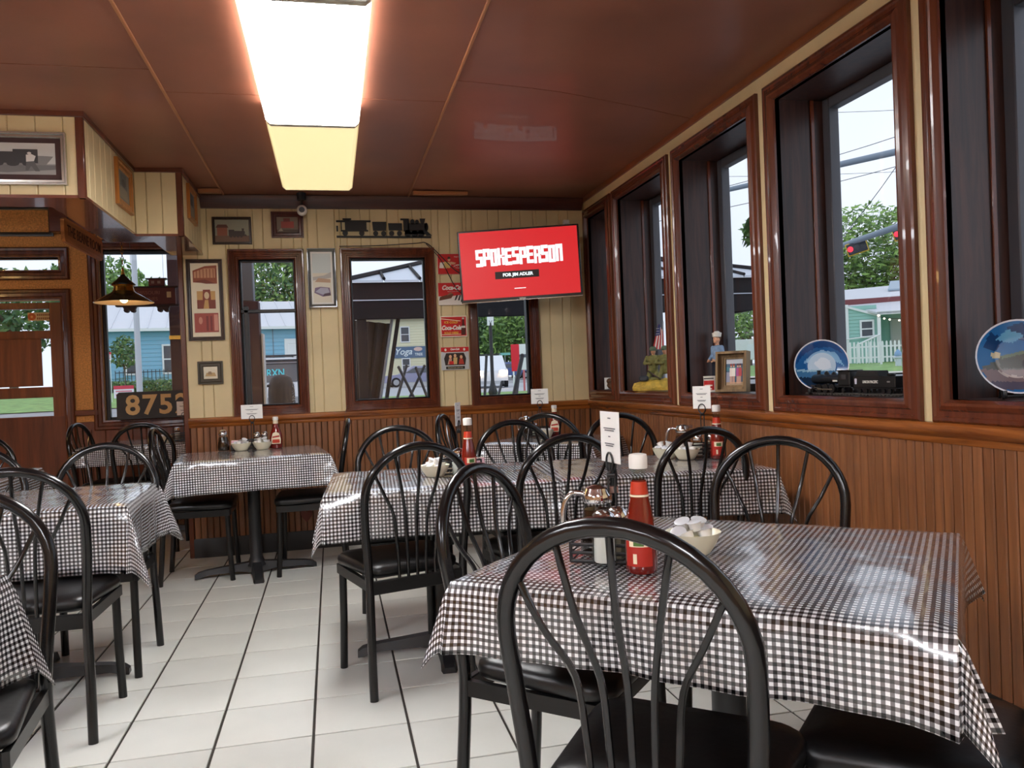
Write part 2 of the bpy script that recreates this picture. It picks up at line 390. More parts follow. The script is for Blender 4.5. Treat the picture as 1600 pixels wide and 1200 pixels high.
# crown trims
MB().prism([(D, 2.374), (D-.02, 2.374), (D-.03, 2.39), (D-.055, 2.42), (D-.06, 2.455), (D, 2.455)], -.82, R-.02, 'X').build('trim_8', wood('dark_crown', (84, 40, 28), (58, 26, 20), 'X', 10, .35))['kind'] = 'structure'
MB().prism([(R, 2.43), (R-.012, 2.43), (R-.018, 2.44), (R-.018, 2.462), (R, 2.462)], YB, D, 'Y').build('trim_9', wood('crown_orange', (140, 76, 36), (104, 52, 24), 'Y', 10, .3))['kind'] = 'structure'

# ceiling: slab, sheets, battens
ce = MB().box(XL, R+.2, YB, D+.15, CZ+.012, CZ+.1).build('ceiling', mat('ceiling_gap', (60, 34, 24), .6), smooth=0); ce['kind'] = 'structure'
ca = MB().box(XL, -.80, D+.15, YA+.15, 2.75, 2.85).build('ceiling_alcove', mat('alcove_ceiling', (150, 110, 70), .6), smooth=0); ca['kind'] = 'structure'
def sheet(x0, x1, y0f, y1f, sag=.008):
    nx, ny = 8, 6; vs = []; fs = []
    for i in range(nx+1):
        for j in range(ny+1):
            x = x0+(x1-x0)*i/nx; ya, yb = y0f(x), y1f(x); y = ya+(yb-ya)*j/ny
            e = math.sin(PI*i/nx)*math.sin(PI*j/ny); vs.append((x, y, CZ-sag*e))
    for i in range(nx):
        for j in range(ny):
            a = i*(ny+1)+j; fs.append((a, a+1, a+ny+2, a+ny+1))
    n = len(vs); vs += [(v[0], v[1], CZ+.011) for v in vs]
    bd = [i*(ny+1) for i in range(nx+1)]+[nx*(ny+1)+j for j in range(1, ny+1)]+[i*(ny+1)+ny for i in range(nx-1, -1, -1)]+[j for j in range(ny-1, 0, -1)]
    for k in range(len(bd)): a, b = bd[k], bd[(k+1) % len(bd)]; fs.append((a, b, b+n, a+n))
    m = MB(); m.add(vs, fs); m.build('ceiling_panel', CEIL, ce)
cst = lambda v: (lambda x: v)
def curve_seam(x):
    P = [(.585, 3.515), (.85, 3.55), (1.10, 3.605), (1.56, 3.775), (1.9, 3.92)]
    for (a, b), (c, d) in zip(P, P[1:]):
        if x <= c: return b+(d-b)*max(0, (x-a))/(c-a)
    return P[-1][1]
g = .003
for x0, x1, seams in ((-4.41, -3.16, (1.1, 3.55)), (-3.16, -1.912, (-1.4, 1.1, 3.55)), (-1.912, -.665, (-1.35, 1.06, 3.53)), (-.665, .585, (-1.1, 1.34, 3.79))):
    ys = [YB]+list(seams)+[D-.05]
    for a, b in zip(ys, ys[1:]): sheet(x0+g, x1-g, cst(a+g), cst(b-g))
sheet(.585+g, R-.01, lambda x: curve_seam(x)+g, lambda x: D-.05, .02); sheet(.585+g, R-.01, cst(1.08+g), lambda x: curve_seam(x)-g, .02); sheet(.585+g, R-.01, cst(YB), cst(1.08-g))
for x in (-3.16, -1.912, -.665, .585):
    MB().cbox(x-.006, x+.006, YB, D-.06, CZ-.008, CZ+.006, .002).build('batten', BATTEN, ce, smooth=0)
# light strips of the crown that show at both sides of the middle bay
MB().cbox(-.80, -.66, 5.56, 5.60, 2.425, 2.452, .003).build('trim_10', BATTEN)['kind'] = 'structure'
MB().cbox(.60, .98, 5.56, 5.60, 2.428, 2.452, .003).build('trim_11', BATTEN)['kind'] = 'structure'

# bulkhead over the way to the entry alcove
SB, ST = 2.07, CZ
so = MB()
SX1, SX2, SY1, SY2 = -1.083, -.823, 4.087, 5.085
so.box(XL, SX1-.012, SY1+.012, SY1+.19, SB, ST).box(SX1-.19, SX1-.012, SY1+.19, SY2+.012, SB, ST).box(SX1-.19, SX2-.012, SY2+.012, SY2+.19, SB, ST).box(SX2-.19, SX2-.012, SY2+.19, D, SB, ST)
so = so.build('soffit', GROOVE, smooth=0); so['kind'] = 'structure'
boards(so, [(-3.2, SX1-.0, SB, ST)], [.115], CREAM, (0, SY1+.012, 0), 0, a_start=-3.235-.0)
boards(so, [(SY1, SY2+.0, SB, ST)], [.115, .09], CREAM, (SX1-.012, 0, 0), PI/2, a_start=SY1-.02)
boards(so, [(SX1, SX2, SB, ST)], [.095, .085], CREAM, (0, SY2+.012, 0), 0, a_start=SX1-.03)
boards(so, [(SY2, D-.002, SB, ST)], [.115, .09], CREAM, (SX2-.012, 0, 0), PI/2, a_start=SY2-.02)
un = MB()
un.box(XL, SX1+.004, SY1-.004, SY1+.20, SB-.014, SB).box(SX1-.20, SX1+.004, SY1+.20, SY2-.004, SB-.014, SB).box(SX1-.20, SX2+.004, SY2-.004, SY2+.20, SB-.014, SB).box(SX2-.20, SX2+.004, SY2+.20, D, SB-.014, SB)
un.build('underside', SOFFB, so, smooth=0)
for x, y in ((SX1, SY1), (SX2, SY2)):
    MB().cbox(x-.028, x+.006, y-.006, y+.022, SB-.014, ST-.001, .003).build('corner_trim', TRIM, so)
for (x0, x1, y0, y1) in ((-3.2, SX1+.014, SY1-.014, SY1), (SX1, SX1+.014, SY1, SY2-.014), (SX1, SX2+.014, SY2-.014, SY2), (SX2, SX2+.014, SY2, D-.06)):
    MB().cbox(x0, x1, y0, y1, ST-.03, ST, .003).build('top_trim', TRIMX, so)

# windows
CASR = [(0, 0), (0, .016), (.006, .022), (.016, .024), (.021, .018), (.036, .020), (.042, .026), (.054, .030), (.062, .028), (.068, .018), (cwr, .010), (cwr, -.02)]
CASF = [(0, 0), (0, .030), (.004, .034), (.012, .034), (.015, .026), (.022, .028), (.025, .021), (.034, .023), (.037, .016), (.046, .018), (.050, .010), (.060, .012), (cwf, .004), (cwf, -.03)]
def window(n, loc, rz, ow, oh, prof, depth, sash_d, sash_w, jm, sm, sill_in=.0, stop=None, bars=()):
    t = struct('window_%d' % n, loc, rz); cw = prof[-1][0]; iw, ih = ow-2*cw, oh-2*cw
    MB().sweep(ow, oh, prof).build('casing', [TRIM], t, smooth=25)
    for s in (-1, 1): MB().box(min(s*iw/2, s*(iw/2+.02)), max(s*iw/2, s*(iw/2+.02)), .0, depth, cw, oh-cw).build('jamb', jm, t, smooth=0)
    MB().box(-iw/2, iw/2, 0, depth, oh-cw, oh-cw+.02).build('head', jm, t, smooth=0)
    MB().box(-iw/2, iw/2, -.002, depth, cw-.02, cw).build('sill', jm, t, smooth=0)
    w2, h2 = iw, ih
    if stop:
        for s in (-1, 1): MB().cbox(min(s*iw/2, s*(iw/2-.008)), max(s*iw/2, s*(iw/2-.008)), stop, stop+.018, cw, oh-cw, .002).build('stop', TRIM, t)
    m = MB(); y0, y1 = sash_d, sash_d+.05
    m.cbox(-w2/2, -w2/2+sash_w, y0, y1, cw, oh-cw, .004).cbox(w2/2-sash_w, w2/2, y0, y1, cw, oh-cw, .004)
    m.cbox(-w2/2+sash_w, w2/2-sash_w, y0, y1, cw, cw+sash_w*.8, .004).cbox(-w2/2+sash_w, w2/2-sash_w, y0, y1, oh-cw-sash_w, oh-cw, .004)
    m.build('sash', sm, t)
    MB().box(-w2/2+sash_w*.5, w2/2-sash_w*.5, sash_d+.022, sash_d+.026, cw+sash_w*.5, oh-cw-sash_w*.5).build('pane', PANE, t, smooth=0)
    for (a0, a1, b0, b1) in bars: MB().cbox(a0, a1, sash_d-.02, sash_d+.015, b0, b1, .003).build('bar', BLACKMETAL, t)
    return t
for i, (x0, x1, z0, z1) in enumerate(FW):
    bars = [(-.184, .184, .712, .735), (-.165, -.135, .08, .76)] if i == 0 else ()
    window(i+1, ((x0+x1)/2, D, z0), 0, x1-x0, z1-z0, CASF, .15, .03, .012, REVEAL, BLACKMETAL, bars=bars)
for i, (y0, y1) in enumerate(RWY):
    window(i+4, (R, (y0+y1)/2, RZ0), -PI/2, y1-y0, RZ1-RZ0, CASR, .29, .225, .048, REVEAL, GREYSASH, stop=.165)
CASD = [(0, 0), (0, .02), (.01, .03), (.03, .03), (.036, .02), (.06, .024), (.07, .014), (.085, .01), (.085, -.02)]
window(9, (-1.465, YA, .82), 0, 1.10, 1.65, CASD, .15, .05, .03, REVEAL, BLACKMETAL)
window(10, (-2.72, YA, 2.129), 0, 1.12, .278, CASD, .15, .05, .01, TRIMX, TRIM)
# entry door
DOORW = wood('door_red_oak', (138, 74, 36), (104, 52, 26), 'Z', 9, .32, .2)
do = struct('door_1', (-2.70, YA, 0))
fr = MB(); fr.sweep(1.08, 2.16, CASD, z0=-.11); fr.build('casing', TRIM, do, smooth=25)
for s in (-1, 1): MB().cbox(min(s*.47, s*.355), max(s*.47, s*.355), .03, .075, .01, 1.94, .003).build('stile', DOORW, do)
MB().cbox(-.355, .355, .03, .075, 1.885, 1.94, .003).build('rail', DOORW, do); MB().cbox(-.355, .355, .03, .075, .80, .965, .003).build('rail', DOORW, do)
MB().cbox(-.355, .355, .03, .075, .01, .14, .003).build('rail', DOORW, do)
MB().cbox(-.355, .355, .035, .07, 1.63, 1.70, .003).build('glazing_bar', DOORW, do); MB().cbox(-.355, .355, .035, .07, 1.125, 1.215, .003).build('glazing_bar', DOORW, do)
MB().box(-.355, .355, .055, .060, .965, 1.885).build('pane', PANE, do, smooth=0)
for x0, x1 in ((-.355, -.02), (.02, .355)): MB().cbox(x0, x1, .042, .062, .14, .80, .012).build('lower_panel', DOORW, do)
MB().box(-.02, .02, .03, .075, .14, .80).build('mullion', DOORW, do, smooth=0)
MB().cbox(-.355, .285, .02, .034, 1.225, 1.63, .003).build('cover_board', DOORW, do)
k = MB(); k.lathe([(.025, 0), (.025, .004), (.01, .008), (.01, .03), (.026, .038), (.028, .05), (.018, .06), (0, .062)], 14); k.T = None
ko = k.build('knob', mat('brass', (190, 150, 70), .25, 1.0), do, loc=(-.41, .03, 1.02), rot=(PI/2, 0, 0))
# fluorescent fixtures
def ceiling_light(x, y0, y1, lens, side, label):
    t = thing('ceiling_light', label, 'light', (x, (y0+y1)/2, CZ), 0, 'ceiling light fixtures'); h = (y1-y0)/2-.004
    MB().cbox(-.15, .15, -h, h, -.03, 0, .004).build('housing', mat('white_enamel', (226, 226, 222), .4), t)
    m = MB().mat(1).box(-.212, -.206, -h+.008, h-.008, -.085, -.028).box(.206, .212, -h+.008, h-.008, -.085, -.028)
    m.mat(0).prism([(-.206, -.0845), (-.19, -.10), (.19, -.10), (.206, -.0845)], -h+.008, h-.008, 'Y'); m.build('diffuser', [lens, side], t, smooth=0)
    for s in (-1, 1): MB().prism([(-.214, -.024), (-.208, -.088), (-.192, -.102), (.192, -.102), (.208, -.088), (.214, -.024)], s*h, s*(h-.008), 'Y').build('end_cap', mat('end_cap_white', (214, 210, 196), .5), t, smooth=0)
SIDE = emit('lens_side', (255, 246, 230), .35); SIDED = emit('lens_side_dim', (244, 226, 176), .3); OFF = emit('lens_off', (214, 216, 214), .34); FILL = emit('lens_fill', (246, 249, 255), LENS_FILL)  # the last is for the added unseen fill fixtures
ceiling_light(-.036, 2.62, 3.885, emit('lens_bright', (252, 252, 252), LENS_NEAR), SIDE, 'bright white fluorescent ceiling fixture that glares fully white')
ceiling_light(-.036, 3.895, 5.19, emit('lens_dim', (250, 232, 176), LENS_FAR), SIDED, 'dim yellowish fluorescent ceiling fixture at the far end of the row')
ceiling_light(-.036, 1.33, 2.61, OFF, OFF, 'barely lit grey fluorescent ceiling fixture at the top edge of the view')
ceiling_light(-.036, -1.9, -.6, FILL, SIDE, 'added fluorescent fill fixture behind the front tables, outside the view')  # this and the next two: unseen fixtures added to brighten the far wall
ceiling_light(-2.6, -1.9, -.6, FILL, SIDE, 'added fluorescent fill fixture over the rear left of the room, outside the view')
ceiling_light(-2.6, .6, 1.9, FILL, SIDE, 'added fluorescent fill fixture over the left tables, outside the view')
t2 = thing('chandelier', 'warm glass chandelier in the left part of the alcove, outside the view', 'lamp', (-3.3, 5.7, 2.42))
MB().tube([(0, 0, .08), (0, 0, .335)], .012, 8).build('rod', mat('brass', (190, 150, 70), .25, 1.0), t2)
for k in range(4):
    a = PI/2*k; MB().lathe([(.09, 0), (.05, .09), (.02, .11)], 14, (.16*math.cos(a), .16*math.sin(a), 0)).build('glass_shade', emit('warm_shade', (255, 206, 130), 15), t2)
# ---------------------------------------------------------------- chairs
BLK = mat('black_enamel_tube', (15, 14, 15), .22, coat=.2, spec=.4)
BLKM = mat('black_enamel_worn', (18, 17, 17), .34, spec=.4)
VINYL = mat('black_vinyl', (14, 13, 14), .36, bump=.25, bscale=60)
def hoop_xyz():
    L = [(-.196, -.222, 0), (-.192, -.206, .18), (-.186, -.192, .40), (-.190, -.194, .50), (-.199, -.208, .62), (-.2035, -.225, .718)]
    half = smoothpath(L, 4); arc = []
    for k in range(1, 20):
        a = PI-PI*k/20; arc.append(Vector((.2035*math.cos(a), -.225-.036*math.sin(a), .722+.190*math.sin(a))))
    other = [Vector((-p.x, p.y, p.z)) for p in half][::-1]
    return half+arc+other
def make_chair():
    t = thing('dining_chair', 'x', 'chair', group='black hoop-back dining chairs')
    MB().tube(hoop_xyz(), .0158, 10).build('back_frame', BLK, t, smooth=60)
    for k, (xt, xb) in enumerate(((-.168, -.072), (-.092, -.036), (0, 0), (.092, .036), (.168, .072))):
        a = math.acos(max(-1, min(1, xt/.2035))); zt = .722+.190*math.sin(a)-.012; yt = -.225-.036*math.sin(a)
        xm = xb*1.25; P = [(xt, yt, zt), (xm+(xt-xm)*.52, yt*.55-.21*.45-.006, .66+(zt-.66)*.5), (xm, -.208, .66), (xb*1.08, -.199, .56), (xb, -.193, .46), (xb, -.193, .40)]
        MB().tube(smoothpath(P, 4), .0062, 6).build('spindle', BLK, t, smooth=60)
    # cushion
    out = []
    C4 = [(-.178, -.175, .045), (.178, -.175, .045), (.208, .195, .06), (-.208, .195, .06)]
    for i, (x, y, r) in enumerate(C4):
        sx, sy = (1 if x > 0 else -1), (1 if y > 0 else -1); a0 = {(-1, -1): PI, (1, -1): 1.5*PI, (1, 1): 0, (-1, 1): .5*PI}[(sx, sy)]
        for k in range(6): a = a0+.5*PI*k/5; out.append((x-sx*r+r*math.cos(a), y-sy*r+r*math.sin(a)))
    m = MB(); N = len(out); vs = []; fs = []
    for s_, z in ((.955, .426), (1.0, .434), (1.015, .448), (1.0, .462), (.93, .473), (.72, .479), (.35, .481)):
        vs += [(x*s_, (y-.01)*s_+.01, z) for x, y in out]
    for i in range(6):
        for k in range(N): fs.append((i*N+k, i*N+(k+1) % N, (i+1)*N+(k+1) % N, (i+1)*N+k))
    fs += [tuple(range(N))[::-1], tuple(6*N+k for k in range(N))]
    m.add(vs, fs).build('seat', VINYL, t, smooth=50)
    f = MB(); f.cbox(-.188, .188, -.204, -.184, .375, .424, .003).cbox(-.19, .19, .168, .186, .388, .426, .003)
    for s_ in (-1, 1):
        f.add([(s_*.178, -.19, .388), (s_*.195, -.19, .388), (s_*.206, .18, .388), (s_*.189, .18, .388), (s_*.178, -.19, .426), (s_*.195, -.19, .426), (s_*.206, .18, .426), (s_*.189, .18, .426)],
              [(0, 1, 2, 3), (4, 7, 6, 5), (0, 4, 5, 1), (1, 5, 6, 2), (2, 6, 7, 3), (3, 7, 4, 0)])
    f.build('seat_frame', BLKM, t, smooth=0)
    for s_ in (-1, 1): MB().tube([(s_*.186, .165, .40), (s_*.188, .170, .2), (s_*.192, .182, 0)], .0150, 10).build('leg', BLKM, t, smooth=60)
    return t
chair0 = make_chair(); first = [True]
def chair(x, y, fx, fy, label):
    rz = math.atan2(-fx, fy); 
    if first[0]: first[0] = False; chair0.location = (x, y, 0); chair0.rotation_euler = (0, 0, rz); chair0['label'] = label
    else: dup(chair0, (x, y, 0), rz, label)
CH = 'black hoop-back chair '
chair(.568, 1.345, .66, .75, CH+'nearest the camera, its full spindle fan before the near table')
chair(.552, 1.94, .74, -.67, CH+'seen almost edge-on at the left end of the near table')
chair(1.22, 2.165, -.68, -.73, CH+'beyond the near table, its hoop against the wall panelling')
chair(1.062, 1.322, -.71, .70, CH+'at the lower right, only its seat showing under the near cloth')
chair(.234, 3.21, -.26, .966, CH+'at the left end of the middle row, one foot on open tiles')
chair(.83, 3.21, -.18, .98, CH+'where the two middle tables meet, behind the near card')
chair(1.384, 3.17, -.139, .99, CH+'at the right half of the middle table, in front of its ketchup')
chair(.312, 3.86, 0, -1, CH+'on the window side of the middle table behind its white bowl')
chair(.93, 3.83, .1, -1, CH+'on the far side of the middle table near its left ketchup')
chair(1.55, 3.97, .05, -1, CH+'on the far side of the middle table closest to the right wall')
chair(1.39, 4.825, .615, .788, CH+'at the corner table under the television, in front of its ketchup')
chair(.927, 5.115, .92, -.39, CH+'edge-on at the left side of the corner table')
chair(-.17, 5.22, -1, .02, CH+'edge-on at the right end of the table under the far windows')
chair(-.81, 5.25, 1, .02, CH+'edge-on at the left end of the table under the far windows')
chair(-1.0, 3.68, 0, -1, CH+'on the far side of the left table, facing the camera')
chair(-1.56, 3.79, .05, -1, CH+'beyond the left table, cut by the left edge of the view')
chair(-1.01, 3.11, 0, 1, CH+'on the near side of the left table, back to the camera')
chair(-.895, 2.0, .08, -1, CH+'at the lower left corner, behind the nearest left cloth')
chair(-2.10, 5.2, 0, -1, CH+'beyond the left table near the entry door, barely in view')
chair(-1.66, 6.70, 1, -.15, CH+'edge-on at the left end of the alcove table by the door')
chair(-1.31, 6.33, .02, 1, CH+'at the alcove table below the number board, back to camera')

chair0.scale = (1.0, 1.0, 1.012)
# ---------------------------------------------------------------- tables and cloths
IRON = mat('black_cast_iron', (30, 30, 32), .45)
def table_mesh(L, Wd):
    t = thing('pedestal_table', 'x', 'table', group='pedestal tables under gingham cloths')
    MB().cbox(-L/2+.012, L/2-.012, -Wd/2+.012, Wd/2-.012, .705, .734, .006).build('tabletop', mat('brown_laminate', (110, 76, 50), .5), t)
    MB().lathe([(.062, .05), (.05, .07), (.038, .10), (.038, .66), (.05, .68), (.12, .695), (.12, .705)], 18).build('column', IRON, t)
    for k in range(4):
        a = PI/2*k; m = MB(); m.T = Matrix.Rotation(a, 4, 'Z')
        ln = .36 if k % 2 == 0 else .31
        P = [(.0, .036, .075, .0), (.10, .034, .066, .022), (ln-.07, .030, .048, .018), (ln-.02, .032, .036, .004), (ln, .026, .022, 0)]
        vs = []; fs = []
        for x, w, zt, zb in P: vs += [(x, -w, zb), (x, w, zb), (x, w*.7, zt), (x, -w*.7, zt)]
        for i in range(4):
            for j in range(4): fs.append((i*4+j, i*4+(j+1) % 4, i*4+4+(j+1) % 4, i*4+4+j))
        fs += [(0, 3, 2, 1), (16, 17, 18, 19)]
        m.add(vs, fs).build('foot', IRON, t, smooth=30)
    return t
GIN = gingham('gingham_vinyl', .0138)
def cloth(loc, rz, L, Wd, h, label, seed, flare=.30, ztop=.740):
    rnd = random.Random(seed); nx, ny, nh, na = 28, 22, 8, 9
    ph = [rnd.uniform(0, 6.28) for _ in range(8)]
    R_ = .012                                                  # rounded table edge
    vs = []; uv = []; fs = []; ix = {}
    def put(k, p, q):
        if k not in ix: ix[k] = len(vs); vs.append(p); uv.append(q)
        return ix[k]
    us = [-L/2+L*i/nx for i in range(nx+1)]; ws = [-Wd/2+Wd*j/ny for j in range(ny+1)]
    def topz(u, w):
        e = min(L/2-abs(u), Wd/2-abs(w)); z = ztop+.0012*math.sin(u*31+ph[0])*math.sin(w*27+ph[1])
        return z-(R_-e)**2/(2*R_) if e < R_ else z
    for i, u in enumerate(us):
        for j, w in enumerate(ws): put(('t', i, j), (u, w, topz(u, w)), (u, w))
    for i in range(nx):
        for j in range(ny): fs.append((ix['t', i, j], ix['t', i+1, j], ix['t', i+1, j+1], ix['t', i, j+1]))
    def drop(s_, d, side, e):                                    # s_ along the edge, d down, e distance to the nearer corner
        a = d/h; rip = a*(.007*math.sin(s_*17+ph[2+side])+.004*math.sin(s_*39+ph[4+side % 2]))
        tuck = .010*a*(1-math.exp(-e/.12)); cone = .045*a*math.exp(-e/.07)
        return .006+rip+cone-tuck*.3, -d-.004
    sides = [(0, -1), (1, 0), (0, 1), (-1, 0)]
    cnt = [nx, ny, nx, ny]
    def edge(side, k):
        if side == 0: return us[k], -Wd/2
        if side == 1: return L/2, ws[k]
        if side == 2: return us[nx-k], Wd/2
        return -L/2, ws[ny-k]
    tk = lambda side, k: ('t', *( (k, 0) if side == 0 else (nx, k) if side == 1 else (nx-k, ny) if side == 2 else (0, ny-k) ))
    for side, (ox, oy) in enumerate(sides):
        n = cnt[side]; ln = L if side % 2 == 0 else Wd
        for k in range(n+1):
            ex, ey = edge(side, k); s_ = ln*k/n; e = min(s_, ln-s_)
            for d in range(1, nh+1):
                o, z = drop(s_, h*d/nh, side, e)
                put((side, k, d), (ex+ox*o, ey+oy*o, ztop+z-R_*.5), (ex+ox*h*d/nh, ey+oy*h*d/nh))
        for k in range(n):
            for d in range(nh):
                a = ix[tk(side, k)] if d == 0 else ix[side, k, d]; b = ix[tk(side, k+1)] if d == 0 else ix[side, k+1, d]
                fs.append((a, b, ix[side, k+1, d+1], ix[side, k, d+1]))
    for side in range(4):                                        # corner flaps: a folded cone from the table corner
        nxt = (side+1) % 4; n = cnt[side]; ex, ey = edge(side, n)
        (ax, ay), (bx, by) = sides[side], sides[nxt]
        for q in range(na+1):
            th = PI/2*q/na; rr = h/max(math.cos(th), math.sin(th))
            ox, oy = ax*math.cos(th)+bx*math.sin(th), ay*math.cos(th)+by*math.sin(th)
            for d in range(1, nh+1):
                r = rr*d/nh; t_ = 1-abs(th-PI/4)/(PI/4)
                if q == 0: p = ix[side, n, d]
                elif q == na: p = ix[nxt, 0, d]
                else:
                    al = .10+flare*1.25*t_**.85; al += .05*math.sin(3*th+ph[6])
                    az = PI/4+(th-PI/4)*.75
                    dx, dy = ax*math.cos(az)+bx*math.sin(az), ay*math.cos(az)+by*math.sin(az)
                    p = put(('c', side, q, d), (ex+dx*(.008+r*math.sin(al)), ey+dy*(.008+r*math.sin(al)), ztop-R_*.5-.004-r*math.cos(al)), (ex+ox*r, ey+oy*r))
                ix['c', side, q, d] = p
        top = ix[tk(side, n)]
        for q in range(na):
            for d in range(nh):
                if d == 0: fs.append((top, ix['c', side, q, 1], ix['c', side, q+1, 1]))
                else: fs.append((ix['c', side, q, d], ix['c', side, q, d+1], ix['c', side, q+1, d+1], ix['c', side, q+1, d]))
    me = bpy.data.meshes.new('tablecloth'); me.from_pydata(vs, [], fs); me.materials.append(GIN)
    ul = me.uv_layers.new(name='cloth'); q = [0]*len(me.loops)*2
    buf = []
    for lp in me.loops: buf += [uv[lp.vertex_index][0]+1.0, uv[lp.vertex_index][1]+1.0]
    ul.data.foreach_set('uv', buf)
    me.polygons.foreach_set('use_smooth', [True]*len(me.polygons)); me.set_sharp_from_angle(angle=math.radians(65)); me.update()
    o = link('tablecloth', me, None, loc, rz)
    md = o.modifiers.new('thickness', 'SOLIDIFY'); md.thickness = .0012; md.offset = -1
    return tag(o, label, 'tablecloth', 'black and white gingham tablecloths')
_T = {}
def table(x, y, rz, L, Wd, h, label, clabel, seed, flare=.30):
    k = (L, Wd)
    if k not in _T: _T[k] = table_mesh(L, Wd); o = _T[k]; o.location = (x, y, 0); o.rotation_euler = (0, 0, rz); o['label'] = label
    else: dup(_T[k], (x, y, 0), rz, label)
    cloth((x, y, 0), rz, L, Wd, h, clabel, seed, flare)
PT, GC = 'black iron pedestal table ', 'black-and-white gingham cloth '
r = math.radians
table(.84, 1.66, r(-41.8), .92, .82, .136, PT+'nearest the camera, set askew beside the right wall', GC+'on the near table set askew, shiny from the windows', 1, .21)
table(.42, 3.44, r(-3), .90, .74, .172, PT+'forming the left half of the long middle row', GC+'on the left half of the middle row, one corner hanging low', 2, .15)
table(1.345, 3.375, r(-6), .88, .74, .172, PT+'forming the right half of the middle row by the wall', GC+'on the right half of the middle row, against the wall', 3, .18)
table(-.50, 5.22, r(7), .86, .74, .178, PT+'under the narrow far windows, its base cross in full view', GC+'on the table under the far windows with syrup and two bowls', 4, .24)
table(-1.215, 3.55, r(3), .88, .74, .235, PT+'at the left, between two chairs facing each other', GC+'on the left table, one corner folded forward over a chair seat', 5, .22)
table(-1.21, 1.75, r(0), .88, .74, .235, PT+'at the lower left edge of the view, mostly outside it', GC+'at the lower left edge, only its hanging corner visible', 6, .22)
table(1.374, 5.0, r(-38), .72, .62, .13, PT+'standing askew in the corner under the television', GC+'on the small table in the corner under the television', 7, .2)
table(-1.46, 6.96, r(-4), .85, .72, .14, PT+'in the alcove under the window with the number sign', GC+'on the alcove table behind the end of the far wall', 8, .25)
table(-2.06, 4.72, r(2), .86, .73, .19, PT+'before the entry door, a sliver at the left edge', GC+'before the entry door, a sliver behind the chairs at the left edge', 9, .25)
# ---------------------------------------------------------------- table-top things
ZT = .7415
CHROME = mat('chrome', (214, 214, 216), .12, 1.0)
WIRE = mat('black_wire', (20, 20, 22), .4)
WHITEP = mat('white_plastic', (238, 236, 230), .4)
IVORY = mat('ivory_melamine', (232, 226, 200), .35)
KET = mat('ketchup_red', (108, 22, 13), .14, coat=.6, var=.06, vscale=20)
CARD = mat('white_card', (240, 240, 236), .6)
CLEAR = glass('clear_jar_glass', (236, 240, 238), .02)
SYRUP = mat('dark_syrup', (40, 20, 12), .1, coat=.6)
SALT = mat('salt_white', (238, 236, 230), .8); PEPPER = mat('pepper_grey', (120, 112, 96), .9)
LABR = mat('label_red', (170, 38, 26), .4); LABG = mat('label_green', (72, 110, 50), .4); LABW = mat('label_cream', (236, 220, 190), .5)
def ketchup():
    t = thing('ketchup_bottle', 'x', 'bottle', group='glass ketchup bottles'); s = .245/.245
    body = [(.027, 0), (.032, .004), (.0325, .02), (.0325, .07), (.0315, .085), (.0285, .105), (.024, .13), (.019, .155), (.0165, .175), (.0150, .190)]
    MB().lathe(body, 20).build('body', KET, t, smooth=50)
    MB().lathe([(.0150, .190), (.0142, .199), (.0142, .207), (.0165, .209), (.0165, .213), (.013, .215)], 18).build('neck', CLEAR, t, smooth=50)
    MB().lathe([(.0185, .214), (.0190, .218), (.0190, .236), (.0178, .2425), (.012, .244), (0, .2442)], 20).build('cap', WHITEP, t, smooth=40)
    n = MB(); n.lathe([(.0190, .162), (.0172, .176), (.0160, .187)], 18).mat(1).lathe([(.01975, .157), (.0193, .161)], 18); n.build('neck_label', [mat('label_orange_red', (190, 56, 30), .35), LABW], t, smooth=60)
    m = MB(); N = 10
    def patch(z0, z1, a0, a1, r):
        vs = []; 
        for i in range(N+1):
            a = a0+(a1-a0)*i/N; vs += [(r*math.cos(a), r*math.sin(a), z0), (r*math.cos(a), r*math.sin(a), z1)]
        m.add(vs, [(2*i, 2*i+2, 2*i+3, 2*i+1) for i in range(N)])
    m.mat(0); patch(.018, .082, -PI/2-.9, -PI/2+.9, .0331); m.mat(1); patch(.058, .079, -PI/2-.6, -PI/2+.6, .0334); m.mat(2); patch(.060, .074, -PI/2-.3, -PI/2+.35, .0337); m.mat(3); patch(.024, .044, -PI/2-.34, -PI/2-.1, .0337)
    m.build('label', [LABR, LABW, LABG, LABW], t, smooth=60, recalc=False); return t
k0 = ketchup(); k0.location = (.605, 1.557, ZT); k0.rotation_euler = (0, 0, -.55); KL = 'tall glass ketchup bottle with a white cap '
k0['label'] = KL+'on the near table, the largest of them'
dup(k0, (.545, 3.33, ZT), .2, KL+'on the left half of the middle row')
dup(k0, (1.69, 3.36, ZT), -.3, KL+'on the middle table against the wall')
